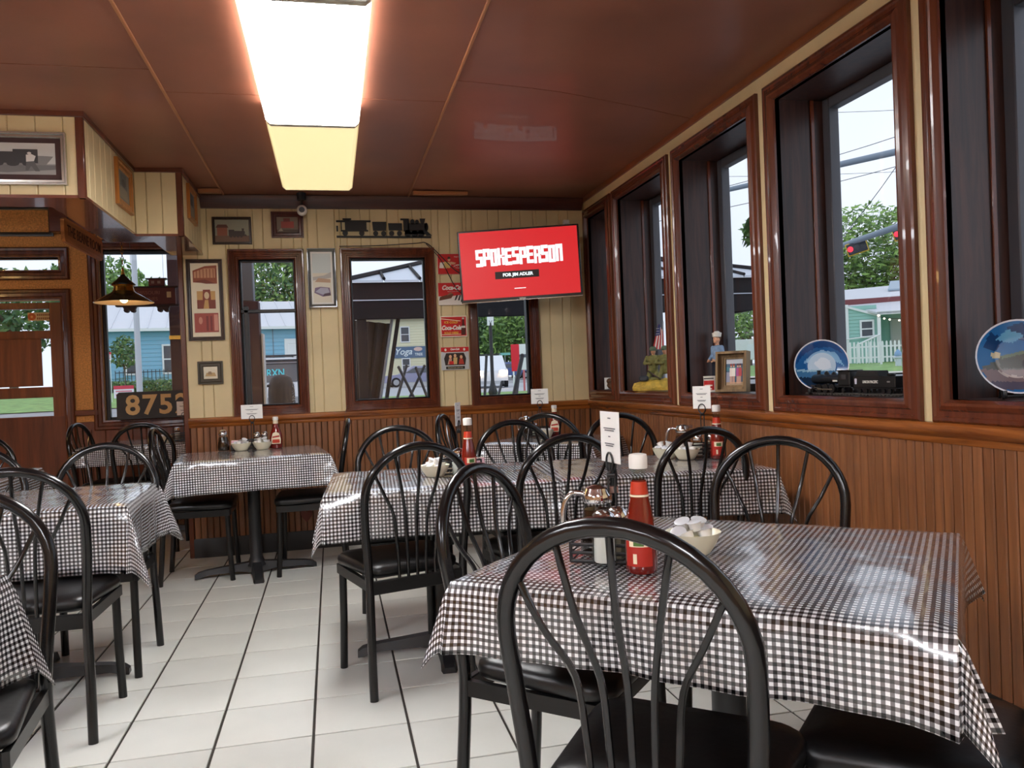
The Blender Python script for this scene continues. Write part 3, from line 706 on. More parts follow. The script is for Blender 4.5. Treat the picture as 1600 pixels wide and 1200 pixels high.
def wide_ketchup(x, y, rz, lab):
    t = thing('ketchup_bottle', lab, 'bottle', (x, y, ZT), rz)
    MB().lathe([(.036, 0), (.040, .004), (.042, .05), (.040, .085), (.030, .115), (.020, .135), (.0165, .155), (.016, .165)], 20, sq=.72).build('body', KET, t, smooth=50)
    MB().lathe([(.0165, .160), (.0168, .172), (.0160, .182)], 16).build('neck_label', LABW, t, smooth=60)
    MB().lathe([(.018, .183), (.0185, .187), (.0180, .203), (.012, .205), (0, .2055)], 16).build('cap', WHITEP, t, smooth=40)
    m = MB(); m.add([(-.028, -.0315, .03), (.028, -.0315, .03), (.030, -.0312, .06), (.020, -.0300, .098), (0, -.0305, .108), (-.020, -.0300, .098), (-.030, -.0312, .06)], [(0, 1, 2, 3, 4, 5, 6)])
    m.mat(1).add([(-.023, -.0322, .035), (.023, -.0322, .035), (.022, -.0318, .058), (-.022, -.0318, .058)], [(0, 1, 2, 3)])
    m.mat(2).add([(-.024, -.0318, .068), (.024, -.0318, .074), (.020, -.0314, .084), (-.022, -.0314, .078)], [(0, 1, 2, 3)])
    m.build('label', [LABW, mat('label_orange_red', (0, 0, 0)), LABR], t, smooth=0, recalc=False); return t
wide_ketchup(-.372, 5.50, .05, 'squat red ketchup bottle on the table under the far windows')
wide_ketchup(1.435, 5.18, -.25, 'squat red ketchup bottle on the corner table below the television')
def bowl_of_creamers(x, y, n, lab, clab, grp, seed, r=.062):
    rnd = random.Random(seed)
    t = thing('bowl', lab, 'bowl', (x, y, ZT)); s = r/.062
    pr = [(.034*s, 0), (.037*s, .002), (.040*s, .006), (.052*s, .024), (.0615*s, .046), (.063*s, .049), (.0605*s, .0485), (.050*s, .026), (.036*s, .010), (0, .009)]
    MB().lathe(pr, 24).build('bowl_body', IVORY, t, smooth=60)
    spots = []
    for k in range(n):
        if k < 6: a = k*PI/3+rnd.uniform(-.15, .15); spots.append((.033*s*math.cos(a), .033*s*math.sin(a), .033+rnd.uniform(0, .005)))
        else: a = (k-6)*2*PI/3+.5; spots.append((.019*s*math.cos(a), .019*s*math.sin(a), .055))
    for k, (dx, dy, dz) in enumerate(spots):
        tilt = (rnd.uniform(-.55, .55), rnd.uniform(-.55, .55), rnd.uniform(0, 6)) if k >= 3 else (rnd.uniform(-.25, .25), rnd.uniform(-.25, .25), 0)
        global creamer0
        if creamer0 is None:
            creamer0 = thing('creamer_cup', clab, 'creamer', (0, 0, 0), 0, grp)
            MB().lathe([(.0115, 0), (.0122, .002), (.0150, .018), (.0158, .0195)], 14).build('cup', WHITEP, creamer0, smooth=40)
            m = MB(); m.lathe([(.0178, .0195), (.0180, .0200), (.0170, .0205), (0, .0206)], 14).build('foil_lid', mat('pale_foil', (214, 216, 220), .3), creamer0, smooth=40)
            c = creamer0
        else: c = dup(creamer0, (0, 0, 0), 0, clab, grp)
        if seed == 1: c['label'] = 'white creamer cup in the near bowl, '+NEARC[k]
        c.location = (x+dx, y+dy, ZT+dz); c.rotation_euler = tilt
    return t
NEARC = ['low at its right rim', 'low at its right back rim', 'low at its left back rim', 'low at the rim beside the ketchup', 'low at its left front rim', 'low at its right front rim', 'on top towards the window wall', 'on top towards the ketchup', 'on top towards the camera']
creamer0 = None
BL = 'ivory bowl of creamer cups '; CL = 'white foil-lidded creamer cup '
bowl_of_creamers(.775, 1.675, 9, BL+'on the near table behind the ketchup', CL+'in the bowl on the near table', 'creamers in the near bowl', 1, .061)
bowl_of_creamers(.41, 3.40, 9, BL+'on the left half of the middle row', CL+'in the bowl on the left half of the middle row', 'creamers in the middle left bowl', 2)
bowl_of_creamers(1.50, 3.50, 8, BL+'by the right wall, the farther of the pair', CL+'in the farther bowl of the pair by the wall', 'creamers in the farther wall bowl', 3)
bowl_of_creamers(1.565, 3.42, 8, BL+'by the right wall, the nearer of the pair', CL+'in the nearer bowl of the pair by the wall', 'creamers in the nearer wall bowl', 4)
bowl_of_creamers(-.585, 5.44, 7, BL+'on the table under the far windows, beside the syrup jar', CL+'in the bowl beside the far syrup jar', 'creamers beside the far syrup', 5)
bowl_of_creamers(-.455, 5.45, 8, BL+'on the table under the far windows, beside the ketchup', CL+'in the bowl beside the far ketchup', 'creamers beside the far ketchup', 6)
bowl_of_creamers(1.36, 5.12, 6, BL+'on the corner table under the television', CL+'in the bowl on the corner table', 'creamers on the corner table', 7, .05)
bowl_of_creamers(-1.30, 6.78, 5, BL+'on the alcove table', CL+'in the bowl on the alcove table', 'creamers on the alcove table', 8)
# wire caddy with a card clip
def caddy(x, y, rz, lab, cardlab, card=(.095, .13), stem=.255, tilt=.0, crz=0.0):
    t = thing('condiment_caddy', lab, 'caddy', (x, y, ZT), rz, 'black wire caddies')
    m = MB(); a, b = .085, .052
    for z in (.006, .024, .042, .060):
        m.tube([(-a, -b, z), (a, -b, z), (a, b, z), (-a, b, z)], .0040, 6, closed=True)
    for k in range(5): xx = -a+2*a*k/4; m.tube([(xx, -b, .006), (xx, b, .006)], .002, 5)
    for sx in (-1, 0, 1):
        for sy in (-1, 1): m.tube([(sx*a, sy*b, .0045), (sx*a, sy*b, .062)], .0040, 6)
    m.build('rack', WIRE, t, smooth=60)
    m = MB(); m.tube([(-.008, 0, .006), (-.008, 0, stem-.02)], .0026, 6).tube([(.008, 0, .006), (.008, 0, stem-.02)], .0026, 6)
    m.tube([(-.009, 0, stem-.025), (.009, 0, stem-.025)], .006, 8); m.build('stem', WIRE, t, smooth=60)
    m = MB(); q = Matrix.Rotation(crz, 4, 'Z')
    for s_ in (-1, 1):
        ring = [q @ Vector((.017*math.cos(2*PI*k/14), s_*.0035, stem+.002+.022*math.sin(2*PI*k/14))) for k in range(14)]
        m.tube(ring, .0024, 6, closed=True)
    m.build('clip', WIRE, t, smooth=60)
    c = thing('menu_card', cardlab, 'card', (x, y, ZT+stem+.002), rz+crz)
    w, h = card
    b_ = MB().cbox(-w/2, w/2, -.0006, .0006, 0, h, .0003).build('sheet', CARD, c, smooth=0)
    sh = [((96, 98, 104), [(.5-l/2, v), (.5+l/2, v), (.5+l/2, v+.022), (.5-l/2, v+.022)]) for v, l in ((.86, .16), (.66, .62), (.62, .5), (.5, .12), (.36, .5), (.32, .4))]
    art(c, w, h, sh, y=-.0008); c.rotation_euler = (tilt, 0, rz+crz)
    return t
CD = 'black wire condiment caddy '; MC = 'white printed card held in the clip of the caddy '
caddy(.592, 1.685, -.55, CD+'on the near table, beside its ketchup', 'white card clipped on the near table, turned nearly edge-on', (.100, .112), .212, crz=-.94)
caddy(.525, 3.45, -.03, CD+'on the left half of the middle row', 'white card on the left half of the middle row, a thin strip', (.10, .10), .205, crz=1.22)
caddy(1.675, 3.47, -.1, CD+'on the right half of the middle row by the wall', 'white card on the middle row by the wall', (.088, .105), .222, crz=-.75)
caddy(-.52, 5.53, 0, CD+'on the table under the far windows', 'white card on the table under the far windows', (.135, .092), .196)
caddy(1.35, 5.22, 0, CD+'on the corner table under the television', 'white card on the corner table, slightly tilted', (.115, .10), .215, crz=-.3)
caddy(-1.16, 6.83, 0, CD+'on the alcove table', 'cream card on the alcove table, before the number board', (.10, .11), .20)
def shaker(x, y, z, fill, lab, s=1.0):
    t = thing('shaker', lab, 'shaker', (x, y, z)); 
    MB().lathe([(.017*s, 0), (.019*s, .003*s), (.0185*s, .05*s), (.0165*s, .062*s)], 10).build('jar', CLEAR, t, smooth=30)
    MB().lathe([(.0155*s, .003*s), (.0165*s, .005*s), (.016*s, .048*s)], 10).build('contents', fill, t, smooth=30)
    MB().lathe([(.0185*s, .060*s), (.0195*s, .062*s), (.0195*s, .070*s), (.0165*s, .078*s), (.009*s, .0835*s), (0, .0845*s)], 16).build('lid', CHROME, t, smooth=40)
shaker(.548, 1.622, ZT+.009, SALT, 'salt shaker with a chrome lid in the near table caddy', 1.35); shaker(.588, 1.652, ZT+.009, PEPPER, 'pepper shaker with a chrome lid in the near table caddy', 1.35)
shaker(-.492, 5.505, ZT+.009, SALT, 'salt shaker in the caddy under the far windows', 1.2); shaker(-.445, 5.53, ZT+.009, PEPPER, 'pepper shaker in the caddy under the far windows', 1.2)
shaker(1.635, 3.445, ZT+.009, SALT, 'salt shaker in the caddy by the wall on the middle row', 1.2); shaker(1.71, 3.455, ZT+.009, PEPPER, 'pepper shaker in the caddy by the wall on the middle row', 1.2)
shaker(1.305, 5.21, ZT+.009, SALT, 'salt shaker in the caddy on the corner table'); shaker(.455, 3.46, ZT+.009, SALT, 'salt shaker in the caddy on the left half of the middle row')
shaker(-1.21, 6.81, ZT+.009, SALT, 'salt shaker in the caddy on the alcove table', 1.2); shaker(-1.12, 6.82, ZT+.009, mat('honey', (170, 110, 40), .3), 'amber shaker in the caddy on the alcove table', 1.2)
def syrup(x, y, z, rz, lab, fill=SYRUP, s=1.0):
    t = thing('syrup_dispenser', lab, 'dispenser', (x, y, z), rz)
    MB().lathe([(.032*s, 0), (.036*s, .004*s), (.037*s, .03*s), (.034*s, .065*s), (.027*s, .095*s), (.026*s, .105*s)], 18).build('jar', CLEAR, t, smooth=50)
    MB().lathe([(.031*s, .003*s), (.0345*s, .006*s), (.0352*s, .03*s), (.0325*s, .064*s), (.0265*s, .09*s)], 18).build('contents', fill, t, smooth=50)
    MB().lathe([(.029*s, .104*s), (.030*s, .107*s), (.030*s, .118*s), (.028*s, .122*s), (.024*s, .132*s), (.010*s, .137*s), (0, .1375*s)], 20).build('lid', CHROME, t, smooth=40)
    m = MB(); m.prism([(-.012*s, .122*s), (.012*s, .122*s), (.006*s, .134*s), (-.006*s, .134*s)], -.042*s, -.02*s, 'Y'); m.build('spout', CHROME, t, smooth=0)
    m = MB(); m.tube(smoothpath([(0, .026*s, .120*s), (0, .05*s, .122*s), (0, .066*s, .10*s), (0, .070*s, .06*s), (0, .062*s, .035*s)], 4), .0055*s, 8); m.build('handle', CHROME, t, smooth=60)
syrup(.566, 1.712, ZT+.009, 1.3, 'chrome topped syrup dispenser with a curved handle on the near table', s=1.12)
syrup(-.70, 5.50, ZT, 0, 'dark glass syrup jar on the table under the far windows')
syrup(1.27, 5.28, ZT, .8, 'dark syrup dispenser on the corner table under the television')
syrup(1.60, 3.53, ZT, 1.2, 'chrome topped syrup dispenser by the wall on the middle row', s=1.1)
def sugar(x, y, lab):
    t = thing('sugar_jar', lab, 'jar', (x, y, ZT)); MB().lathe([(.03, 0), (.033, .004), (.033, .07), (.028, .09)], 14).build('jar', CLEAR, t, smooth=50)
    MB().lathe([(.028, .003), (.031, .006), (.031, .055)], 14).build('sugar', SALT, t, smooth=50); MB().lathe([(.029, .088), (.030, .092), (.028, .104), (.006, .115), (0, .1155)], 16).build('lid', CHROME, t, smooth=40)
sugar(.515, 3.40, 'glass sugar jar with a chrome lid beside the left middle ketchup')
def packets(x, y, z, lab, rz=0):
    t = thing('packet_holder', lab, 'holder', (x, y, z), rz)
    MB().cbox(-.04, .04, -.028, .028, 0, .034, .003).build('box', mat('black_plastic', (24, 24, 26), .4), t)
    for k, c in enumerate(((232, 190, 200), (236, 226, 170), (240, 238, 232), (230, 170, 190))): 
        o = MB().box(-.034, .034, -.004, .004, .005, .062).build('packet', col(c, .7), t, loc=(0, -.018+.012*k, 0), rot=(.12*(k-1.5), 0, 0), smooth=0)
packets(-.62, 5.53, ZT, 'black holder of pink and yellow sweetener packets under the far windows'); packets(1.735, 3.52, ZT, 'black holder of sweetener packets against the wall on the middle row', 1.4)
packets(.60, 3.47, ZT, 'black holder of sweetener packets on the left half of the middle row', .3)
# ---------------------------------------------------------------- things on the walls
def picture(x, y, z, rz, w, h, fw, fm, shapes, name, lab, cat='picture', matte=None, mw=.0, fd=.02, prof=None):
    t = thing(name, lab, cat, (x, y, z), rz)
    MB().sweep(w, h, prof or [(0, 0), (0, fd), (fw*.3, fd), (fw*.45, fd*.7), (fw*.85, fd*.75), (fw, fd*.45), (fw, .004)]).build('frame', fm, t, smooth=25)
    MB().box(-w/2+fw*.5, w/2-fw*.5, -.006, -.001, fw*.5, h-fw*.5).build('backing', matte or CARD, t, smooth=0)
    art(t, w-2*fw-2*mw, h-2*fw-2*mw, shapes, z=fw+mw, y=-.0062)
    return t
DARKF = wood('dark_picture_frame', (62, 40, 26), (36, 24, 18), 'Z', 18, .3); BLACKF = mat('black_picture_frame', (24, 22, 22), .3, coat=.4)
GOLDW = wood('golden_oak_frame', (190, 122, 52), (150, 90, 36), 'Z', 16, .3); SILVF = mat('silver_frame', (188, 186, 178), .25, .9)
REDF = wood('mahogany_frame', (92, 38, 28), (60, 24, 20), 'Z', 16, .3)
def loco(c, cx, cy, s, flip=1):                               # plain steam engine silhouette for the prints
    f = lambda x: cx+flip*x*s
    return [(c, [(f(-.5), cy), (f(.42), cy), (f(.42), cy+.16*s), (f(-.5), cy+.16*s)]), (c, [(f(-.5), cy+.1*s), (f(-.18), cy+.1*s), (f(-.18), cy+.55*s), (f(-.5), cy+.55*s)]),
            (c, [(f(-.2), cy+.15*s), (f(.4), cy+.15*s), (f(.43), cy+.3*s), (f(.4), cy+.45*s), (f(-.2), cy+.45*s)]), (c, [(f(.26), cy+.44*s), (f(.36), cy+.44*s), (f(.38), cy+.66*s), (f(.24), cy+.66*s)]),
            (c, [(f(.42), cy), (f(.56), cy), (f(.43), cy+.2*s)])]+[(c, ell(f(q), cy-.02*s, .085*s, .11*s, 10)) for q in (-.38, -.18, .02, .22)]
G = (70, 70, 72)
# soffit pictures
sh = [((196, 196, 192), R4(0, 0, 1, 1)), ((150, 150, 148), R4(0, 0, 1, .34)), ((112, 112, 112), [(0, .14), (.5, .06), (1, .16), (1, .3), (0, .34)]), ((128, 128, 126), [(.1, .30), (.9, .30), (.98, .58), (.62, .62), (.2, .64), (0, .5)])]
sh += loco((58, 58, 60), .42, .36, .80, -1)+[((216, 214, 208), [(.70, .40), (.78, .42), (.80, .58), (.76, .64), (.70, .62)]), ((92, 92, 92), [(.70, .40), (.78, .42), (.84, .10), (.79, .10), (.75, .28), (.72, .12), (.69, .12)]), ((206, 204, 198), ell(.735, .67, .022, .04, 10))]
picture(-1.40, SY1, 2.113, 0, .50, .24, .026, SILVF, sh, 'framed_photograph', 'silver-framed photograph of a man before a steam engine, on the front of the bulkhead', matte=mat('dark_maroon_mat', (62, 38, 38), .6), mw=.022)
art_old = [((128, 128, 122), R4(0, 0, 1, 1)), ((92, 100, 104), [(.2, .5), (.8, .45), (.75, .95), (.25, .92)]), ((150, 144, 128), [(.1, .1), (.9, .05), (.8, .4), (.2, .45)]), ((70, 74, 78), ell(.5, .62, .18, .14))]
picture(SX1, 4.815, 2.155, PI/2, .33, .25, .045, GOLDW, art_old, 'framed_print', 'oak-framed grey print on the long side of the bulkhead, nearer of the two')
picture(SX2, 5.405, 2.20, PI/2, .28, .215, .03, GOLDW, art_old, 'framed_print', 'brown-framed print on the bulkhead side just before the far wall')
# far wall
y = D
sh = [((150, 148, 128), R4(0, 0, 1, 1)), ((120, 90, 70), R4(0, 0, 1, .28)), ((150, 88, 64), [(.06, .28), (.36, .28), (.36, .66), (.06, .66)]), ((100, 60, 48), [(.02, .64), (.40, .64), (.34, .78), (.08, .78)])]+loco((66, 52, 48), .66, .26, .52, 1)
picture(-.624, y, 2.128, 0, .255, .186, .017, DARKF, sh, 'framed_print', 'dark-framed print of a depot and engine, above the leftmost far window')
sh = [((120, 106, 92), R4(0, 0, 1, 1)), ((150, 64, 54), [(.2, .3), (.8, .3), (.8, .72), (.2, .72)]), ((110, 44, 40), [(.32, .7), (.62, .7), (.62, .92), (.32, .92)]), ((84, 70, 60), R4(0, 0, 1, .2)), ((160, 150, 130), [(.05, .1), (.3, .1), (.2, .3)])]
picture(-.256, y, 2.172, 0, .216, .180, .036, REDF, sh, 'framed_print', 'mahogany-framed print of a red caboose below the security camera')
sep = lambda c: [((224, 200, 168), R4(0, 0, 1, 1))]+c
m1 = [((236, 224, 196), R4(0, 0, 1, 1))]
m1 += [((150, 78, 50), [(.08, .74), (.94, .72), (.94, .97), (.52, .96), (.08, .90)]), ((206, 150, 112), [(.12, .80), (.88, .80), (.88, .93), (.5, .93), (.12, .88)]), ((120, 54, 34), [(.10, .75), (.55, .72), (.9, .72), (.5, .78)])]
m1 += [((150, 78, 50), R4(x_, .80, x_+.03, .92)) for x_ in (.2, .32, .44, .56, .68, .8)]
m1 += [((206, 160, 96), R4(.2, .38, .86, .62)), ((130, 50, 30), [(.40, .50), (.70, .50), (.68, .64), (.42, .64)]), ((224, 200, 160), ell(.55, .56, .09, .05)), ((126, 54, 34), [(.2, .38), (.42, .38), (.48, .50), (.2, .50)]), ((126, 54, 34), [(.62, .38), (.86, .38), (.86, .50), (.60, .50)])]
m1 += [((164, 74, 62), R4(.08, .06, .94, .32)), ((216, 150, 130), R4(.78, .08, .92, .30)), ((120, 44, 40), R4(.5, .08, .58, .28)), ((120, 44, 40), R4(.64, .08, .72, .28)), ((206, 140, 120), ell(.3, .22, .07, .05))]
picture(-.815, y, 1.475, 0, .232, .552, .026, DARKF, m1, 'collage_frame', 'tall dark frame holding three sepia railway photographs, at the left end of the far wall')
sh = [((232, 224, 200), R4(0, 0, 1, 1)), ((190, 160, 110), [(.1, .2), (.9, .2), (.8, .5), (.2, .5)]), ((150, 120, 84), [(.3, .35), (.6, .35), (.55, .6), (.35, .6)])]
picture(-.803, y, 1.178, 0, .162, .155, .036, mat('dark_olive_frame', (64, 56, 40), .4), sh, 'framed_print', 'small olive-brown frame with a tiny pale picture, low beside the collage frame')
sh = [((212, 222, 222), R4(0, .55, 1, 1)), ((228, 222, 206), R4(0, 0, 1, .6)), ((186, 182, 178), [(0, .52), (.6, .55), (1, .62), (1, .50), (0, .45)]), ((186, 152, 124), [(.1, .42), (.95, .40), (.95, .47), (.3, .5)]), ((120, 100, 130), [(.05, .20), (.5, .12), (.95, .16), (.9, .30), (.4, .32), (.1, .30)]), ((176, 176, 196), [(.12, .22), (.5, .16), (.88, .20), (.8, .29), (.4, .30)]), ((70, 40, 60), [(.5, .12), (.95, .14), (.9, .2), (.6, .18)])]
picture(-.037, y-.03, 1.682, 0, .193, .41, .022, BLACKF, sh, 'framed_photograph', 'narrow black-framed pale photograph between the two left far windows', mw=.012)
# train silhouette cut from steel
t = thing('train_silhouette', 'black cut-steel train of engine, two wagons and caboose above the middle far window', 'sign', (.075, D, 2.165))
BS = mat('black_steel_plate', (24, 25, 27), .55)
def plate(name, polys):
    m = MB()
    for p in polys: m.prism(p, -.018, -.012, 'Y')
    m.build(name, BS, t, smooth=0)
plate('rail', [[(0, .006), (.665, .002), (.665, .016), (0, .020)]])
plate('caboose', [[(.0, .115), (.24, .115), (.24, .128), (0, .128)], [(.03, .05), (.22, .05), (.22, .06), (.03, .06)], [(.06, .06), (.21, .06), (.21, .115), (.06, .115)], [(.045, .13), (.105, .13), (.105, .142), (.045, .142)], [(.055, .125), (.095, .125), (.095, .135), (.055, .135)], [(.03, .06), (.038, .06), (.038, .115), (.03, .115)], [(.0, .05), (.012, .05), (.012, .09), (.0, .09)]]+[ell(q, .038, .019, .020, 12) for q in (.06, .175)])
plate('hopper_wagon', [[(.255, .055), (.345, .055), (.35, .118), (.25, .118)]]+[ell(q, .036, .018, .018, 12) for q in (.272, .328)])
plate('gondola_wagon', [[(.365, .058), (.46, .058), (.46, .108), (.362, .108)]]+[ell(q, .036, .018, .018, 12) for q in (.385, .44)])
plate('engine', [[(.45, .13), (.51, .13), (.51, .142), (.45, .142)], [(.47, .05), (.51, .05), (.51, .135), (.47, .135)], [(.50, .055), (.635, .055), (.635, .108), (.50, .108)], [(.598, .105), (.618, .105), (.628, .142), (.588, .142)], ell(.535, .118, .016, .02, 10), ell(.568, .116, .014, .018, 10), ell(.634, .082, .014, .03, 12), [(.63, .02), (.672, .02), (.63, .06)], [(.48, .03), (.63, .03), (.63, .06), (.48, .06)]]+[ell(q, .034, .024, .026, 14) for q in (.50, .548, .594)])
# security camera
t = thing('security_camera', 'small white round security camera under the ceiling edge on the far wall', 'camera', (-.151, 5.70, 2.34))
MB().lathe([(.030, .07), (.032, .10), (.032, .118)], 16).build('mount', mat('black_plastic', (24, 24, 26), .4), t)
MB().lathe([(.008, .02), (.008, .075)], 8).build('neck', _M['black_plastic'], t)
o = MB().lathe([(.030, -.03), (.034, -.024), (.034, .02), (.028, .028), (.020, .030), (.020, .026), (.008, .026), (0, .026)], 18).build('housing', WHITEP, t, rot=(PI/2, 0, 0))
o2 = MB().lathe([(.0195, .0265), (.015, .028), (.009, .029), (0, .0295)], 16).build('lens', mat('camera_lens', (90, 92, 98), .1), t, rot=(PI/2, 0, 0))
t = thing('motion_sensor', 'little white sensor box high in the corner above the television', 'sensor', (1.756, D, 2.245))
MB().cbox(-.024, .024, -.035, 0, 0, .055, .006).build('case', WHITEP, t); MB().cbox(-.016, .016, -.037, -.034, .008, .028, .002).build('window', col((206, 204, 200)), t)
# tin drink signs
CR, CW, CY_ = (206, 34, 36), (240, 232, 222), (244, 190, 70)
def tin(z, w, h, shapes, lab, script=None, extra=()):
    t = thing('tin_sign', lab, 'sign', (.879, D, z), 0); 
    MB().cbox(-w/2, w/2, -.0165, -.013, 0, h, .001).build('plate', col(CW, .3), t, smooth=0)
    art(t, w*.985, h*.985, shapes, y=-.0166, z=h*.0075, rough=.3)
    for (body, size, u, v, rgb, shear, sx, fat) in extra: text('lettering', body, size, col(rgb, .3), t, ((u-.5)*w, -.0190, v*h), shear=shear, sx=sx, fat=fat)
    return t
skin, hair = (226, 178, 140), (70, 40, 28)
tin(1.905, .20, .148, [(CR, R4(0, 0, 1, 1)), (CW, [(.05, .3), (.3, .28), (.5, .45), (.35, .6), (.08, .58)]), ((226, 196, 120), [(.2, .3), (.45, .3), (.45, .6), (.25, .62)]), (skin, ell(.42, .72, .05, .09)), (hair, [(.36, .74), (.48, .76), (.46, .86), (.38, .86)]), (skin, [(.42, .5), (.6, .46), (.68, .56), (.48, .62)]), (CW, ell(.78, .38, .2, .10))],
    'red tin sign with a seated woman and white oval, topmost by the television', extra=[('Coca-Cola', .030, .78, .38, CR, .3, .8, .002), ('THE PAUSE', .012, .75, .84, CW, 0, 1, 0)])
tin(1.682, .208, .162, [(CR, R4(0, 0, 1, 1)), (CW, [(0, 0), (1, 0), (1, .48), (.6, .42), (.3, .36), (0, .40)]), ((110, 64, 44), [(.02, .2), (.45, .3), (.55, .5), (.4, .5), (.05, .36)]), ((150, 96, 70), [(.3, .42), (.5, .5), (.46, .58), (.36, .52)]), ((60, 52, 50), [(.56, .2), (.62, .22), (.7, .44), (.63, .44)]), ((60, 52, 50), [(.78, .12), (.88, .14), (.94, .44), (.84, .42)]), ((60, 52, 50), [(.68, .2), (.74, .2), (.8, .44), (.75, .44)])],
    'red and white tin sign with brown bottles, second from the top', extra=[('Coca-Cola', .044, .52, .77, CW, .3, .85, .0025), ('SIGN OF GOOD TASTE', .008, .52, .60, CW, 0, 1, 0)])
tin(1.451, .196, .152, [((250, 240, 220), R4(0, 0, 1, 1)), (CR, R4(.03, .04, .97, .96)), ((240, 226, 190), [(.03, .86), (.76, .74), (.76, .77), (.03, .90)]), ((240, 226, 190), R4(.03, .10, .76, .13)), ((84, 36, 28), [(.78, .08), (.94, .08), (.95, .40), (.90, .62), (.89, .88), (.83, .88), (.82, .62), (.77, .40)]), ((214, 206, 196), R4(.78, .42, .94, .52)), ((200, 196, 186), R4(.82, .84, .90, .92))],
    'orange-red tin sign with a bottle and diagonal band, third from the top', extra=[('ICE COLD', .022, .40, .69, CY_, 0, 1, .0006), ('Coca-Cola', .043, .40, .43, CW, .3, .76, .0025), ('SOLD HERE', .020, .40, .19, CY_, 0, 1, .0006)])
tin(1.212, .205, .166, [((196, 198, 200), R4(0, 0, 1, 1)), (CR, [(0, .8), (1, .8), (1, 1), (0, 1)]), ((200, 60, 50), [(.1, .78), (.9, .78), (1, .84), (0, .84)]), ((44, 30, 28), [(.14, .2), (.86, .2), (.9, .5), (.82, .74), (.18, .74), (.1, .5)]), (skin, ell(.33, .58, .05, .08)), (skin, ell(.5, .62, .05, .08)), (skin, ell(.72, .56, .05, .08)), ((214, 180, 120), [(.42, .24), (.56, .24), (.58, .54), (.44, .54)]), ((186, 60, 48), [(.62, .24), (.82, .24), (.78, .48), (.66, .48)]), ((200, 150, 130), [(.22, .24), (.36, .24), (.38, .5), (.28, .5)]), (CR, R4(.28, .24, .44, .38)), ((30, 26, 26), R4(.16, .03, .84, .15)), (CW, ell(.16, .89, .04, .06)), (CW, ell(.84, .89, .04, .06))],
    'silver and red tin sign with three people at a counter, lowest of the four', extra=[('Coca-Cola', .018, .5, .90, CW, .3, .85, .001), ('FOUNTAIN SERVICE', .0125, .5, .09, (230, 214, 170), 0, 1, 0)])
# television in the corner
tv = thing('television', 'flat television in the corner showing a red screen with large white letters', 'television', (1.328, 5.540, 1.938)); tv.rotation_euler = (.03, -.030, -.22)
tw, th = .856, .505
MB().cbox(-tw/2, tw/2, -.015, .028, -th/2, th/2, .004).build('bezel', mat('tv_black', (14, 14, 15), .25), tv)
MB().box(-tw/2+.014, tw/2-.014, -.0162, -.0155, -th/2+.024, th/2-.012).build('screen', emit('screen_red', (232, 40, 46), .56, .02), tv, smooth=0)
MB().box(-.18, .13, -.0172, -.0166, -.098, -.046).build('caption_bar', emit('screen_black', (16, 10, 10), .3), tv, smooth=0)
GL = {'S': [(0, 5, 8, 10), (0, 2, 5, 8), (0, 5, 4.2, 6), (3, 5, 2, 4.2), (0, 5, 0, 2)], 'P': [(0, 2, 0, 10), (2, 5, 8, 10), (3.1, 5, 4, 8), (2, 5, 3.6, 5.4)], 'O': [(0, 2.1, 0, 10), (2.9, 5, 0, 10), (2.1, 2.9, 8.2, 10), (2.1, 2.9, 0, 1.8)],
      'K': [(0, 2, 0, 10), (2, 3.1, 4.2, 6), (3.1, 5, 5.4, 10), (3.1, 5, 0, 4.8)], 'E': [(0, 2, 0, 10), (2, 5, 8, 10), (2, 4.6, 4.2, 6), (2, 5, 0, 2)], 'R': [(0, 2, 0, 10), (2, 5, 8, 10), (3.1, 5, 5, 8), (2, 4.6, 4, 5.6), (3.1, 5, 0, 4.4)], 'N': [(0, 2.1, 0, 10), (2.9, 5, 0, 10), (2.1, 2.9, 7.6, 10)]}
for i, ch in enumerate('SPOKESPERSON'):                        # heavy block capitals, each a little higher or lower than the last
    m = MB(); x0 = -.308+.0512*i; k_ = .0098; zz_ = -.004+(.004 if i % 2 else 0); hh_ = .0120
    for a, b, c, d in GL[ch]: m.box(x0+a*k_, x0+b*k_, -.0176, -.0168, zz_+c*hh_, zz_+d*hh_)
    m.build('letter', emit('screen_white', (236, 250, 255), .62), tv, smooth=0)
text('caption', 'FOR JIM ADLER', .030, _M['screen_white'], tv, (-.02, -.0180, -.072), sx=1.05, fat=.0012, depth=.0003)
MB().box(-.05, .03, -.0172, -.0166, -.172, -.167).build('small_line', _M['screen_white'], tv, smooth=0)
MB().cbox(-.02, .025, -.0168, -.014, -th/2+.006, -th/2+.017, .0008).build('badge', mat('tv_badge', (200, 196, 186), .3), tv)
MB().cbox(-tw/2+.002, tw/2-.002, -.0165, -.010, -th/2-.001, -th/2+.004, .0008).build('silver_edge', CHROME, tv)
MB().cbox(-.12, .12, .028, .075, -.16, .16, .01).build('rear_housing', _M['tv_black'], tv)
m = MB(); m.cbox(-.05, .05, .075, .09, -.08, .08, .003).cbox(.05, .15, .262, .268, -.06, .06, .002).tube([(0, .085, 0), (.06, .16, 0), (.10, .268, 0)], .014, 8); m.build('wall_mount', _M['tv_black'], tv)
c = MB(); c.tube(smoothpath([(.09, D-.045, 2.105), (.35, D-.04, 2.11), (.62, D-.042, 2.125), (.70, D-.035, 2.128), (.78, D-.03, 2.06), (.90, D-.05, 1.93), (1.02, D-.09, 1.85)], 6), .0035, 6)
c.tube(smoothpath([(.70, D-.035, 2.122), (.80, D-.03, 2.01), (.92, D-.04, 1.78), (1.04, D-.08, 1.74)], 6), .003, 6)
tag(c.build('cord', mat('black_cord', (26, 24, 26), .5), None, smooth=60), 'pair of black cords sagging from the middle far window frame to the television', 'cord')
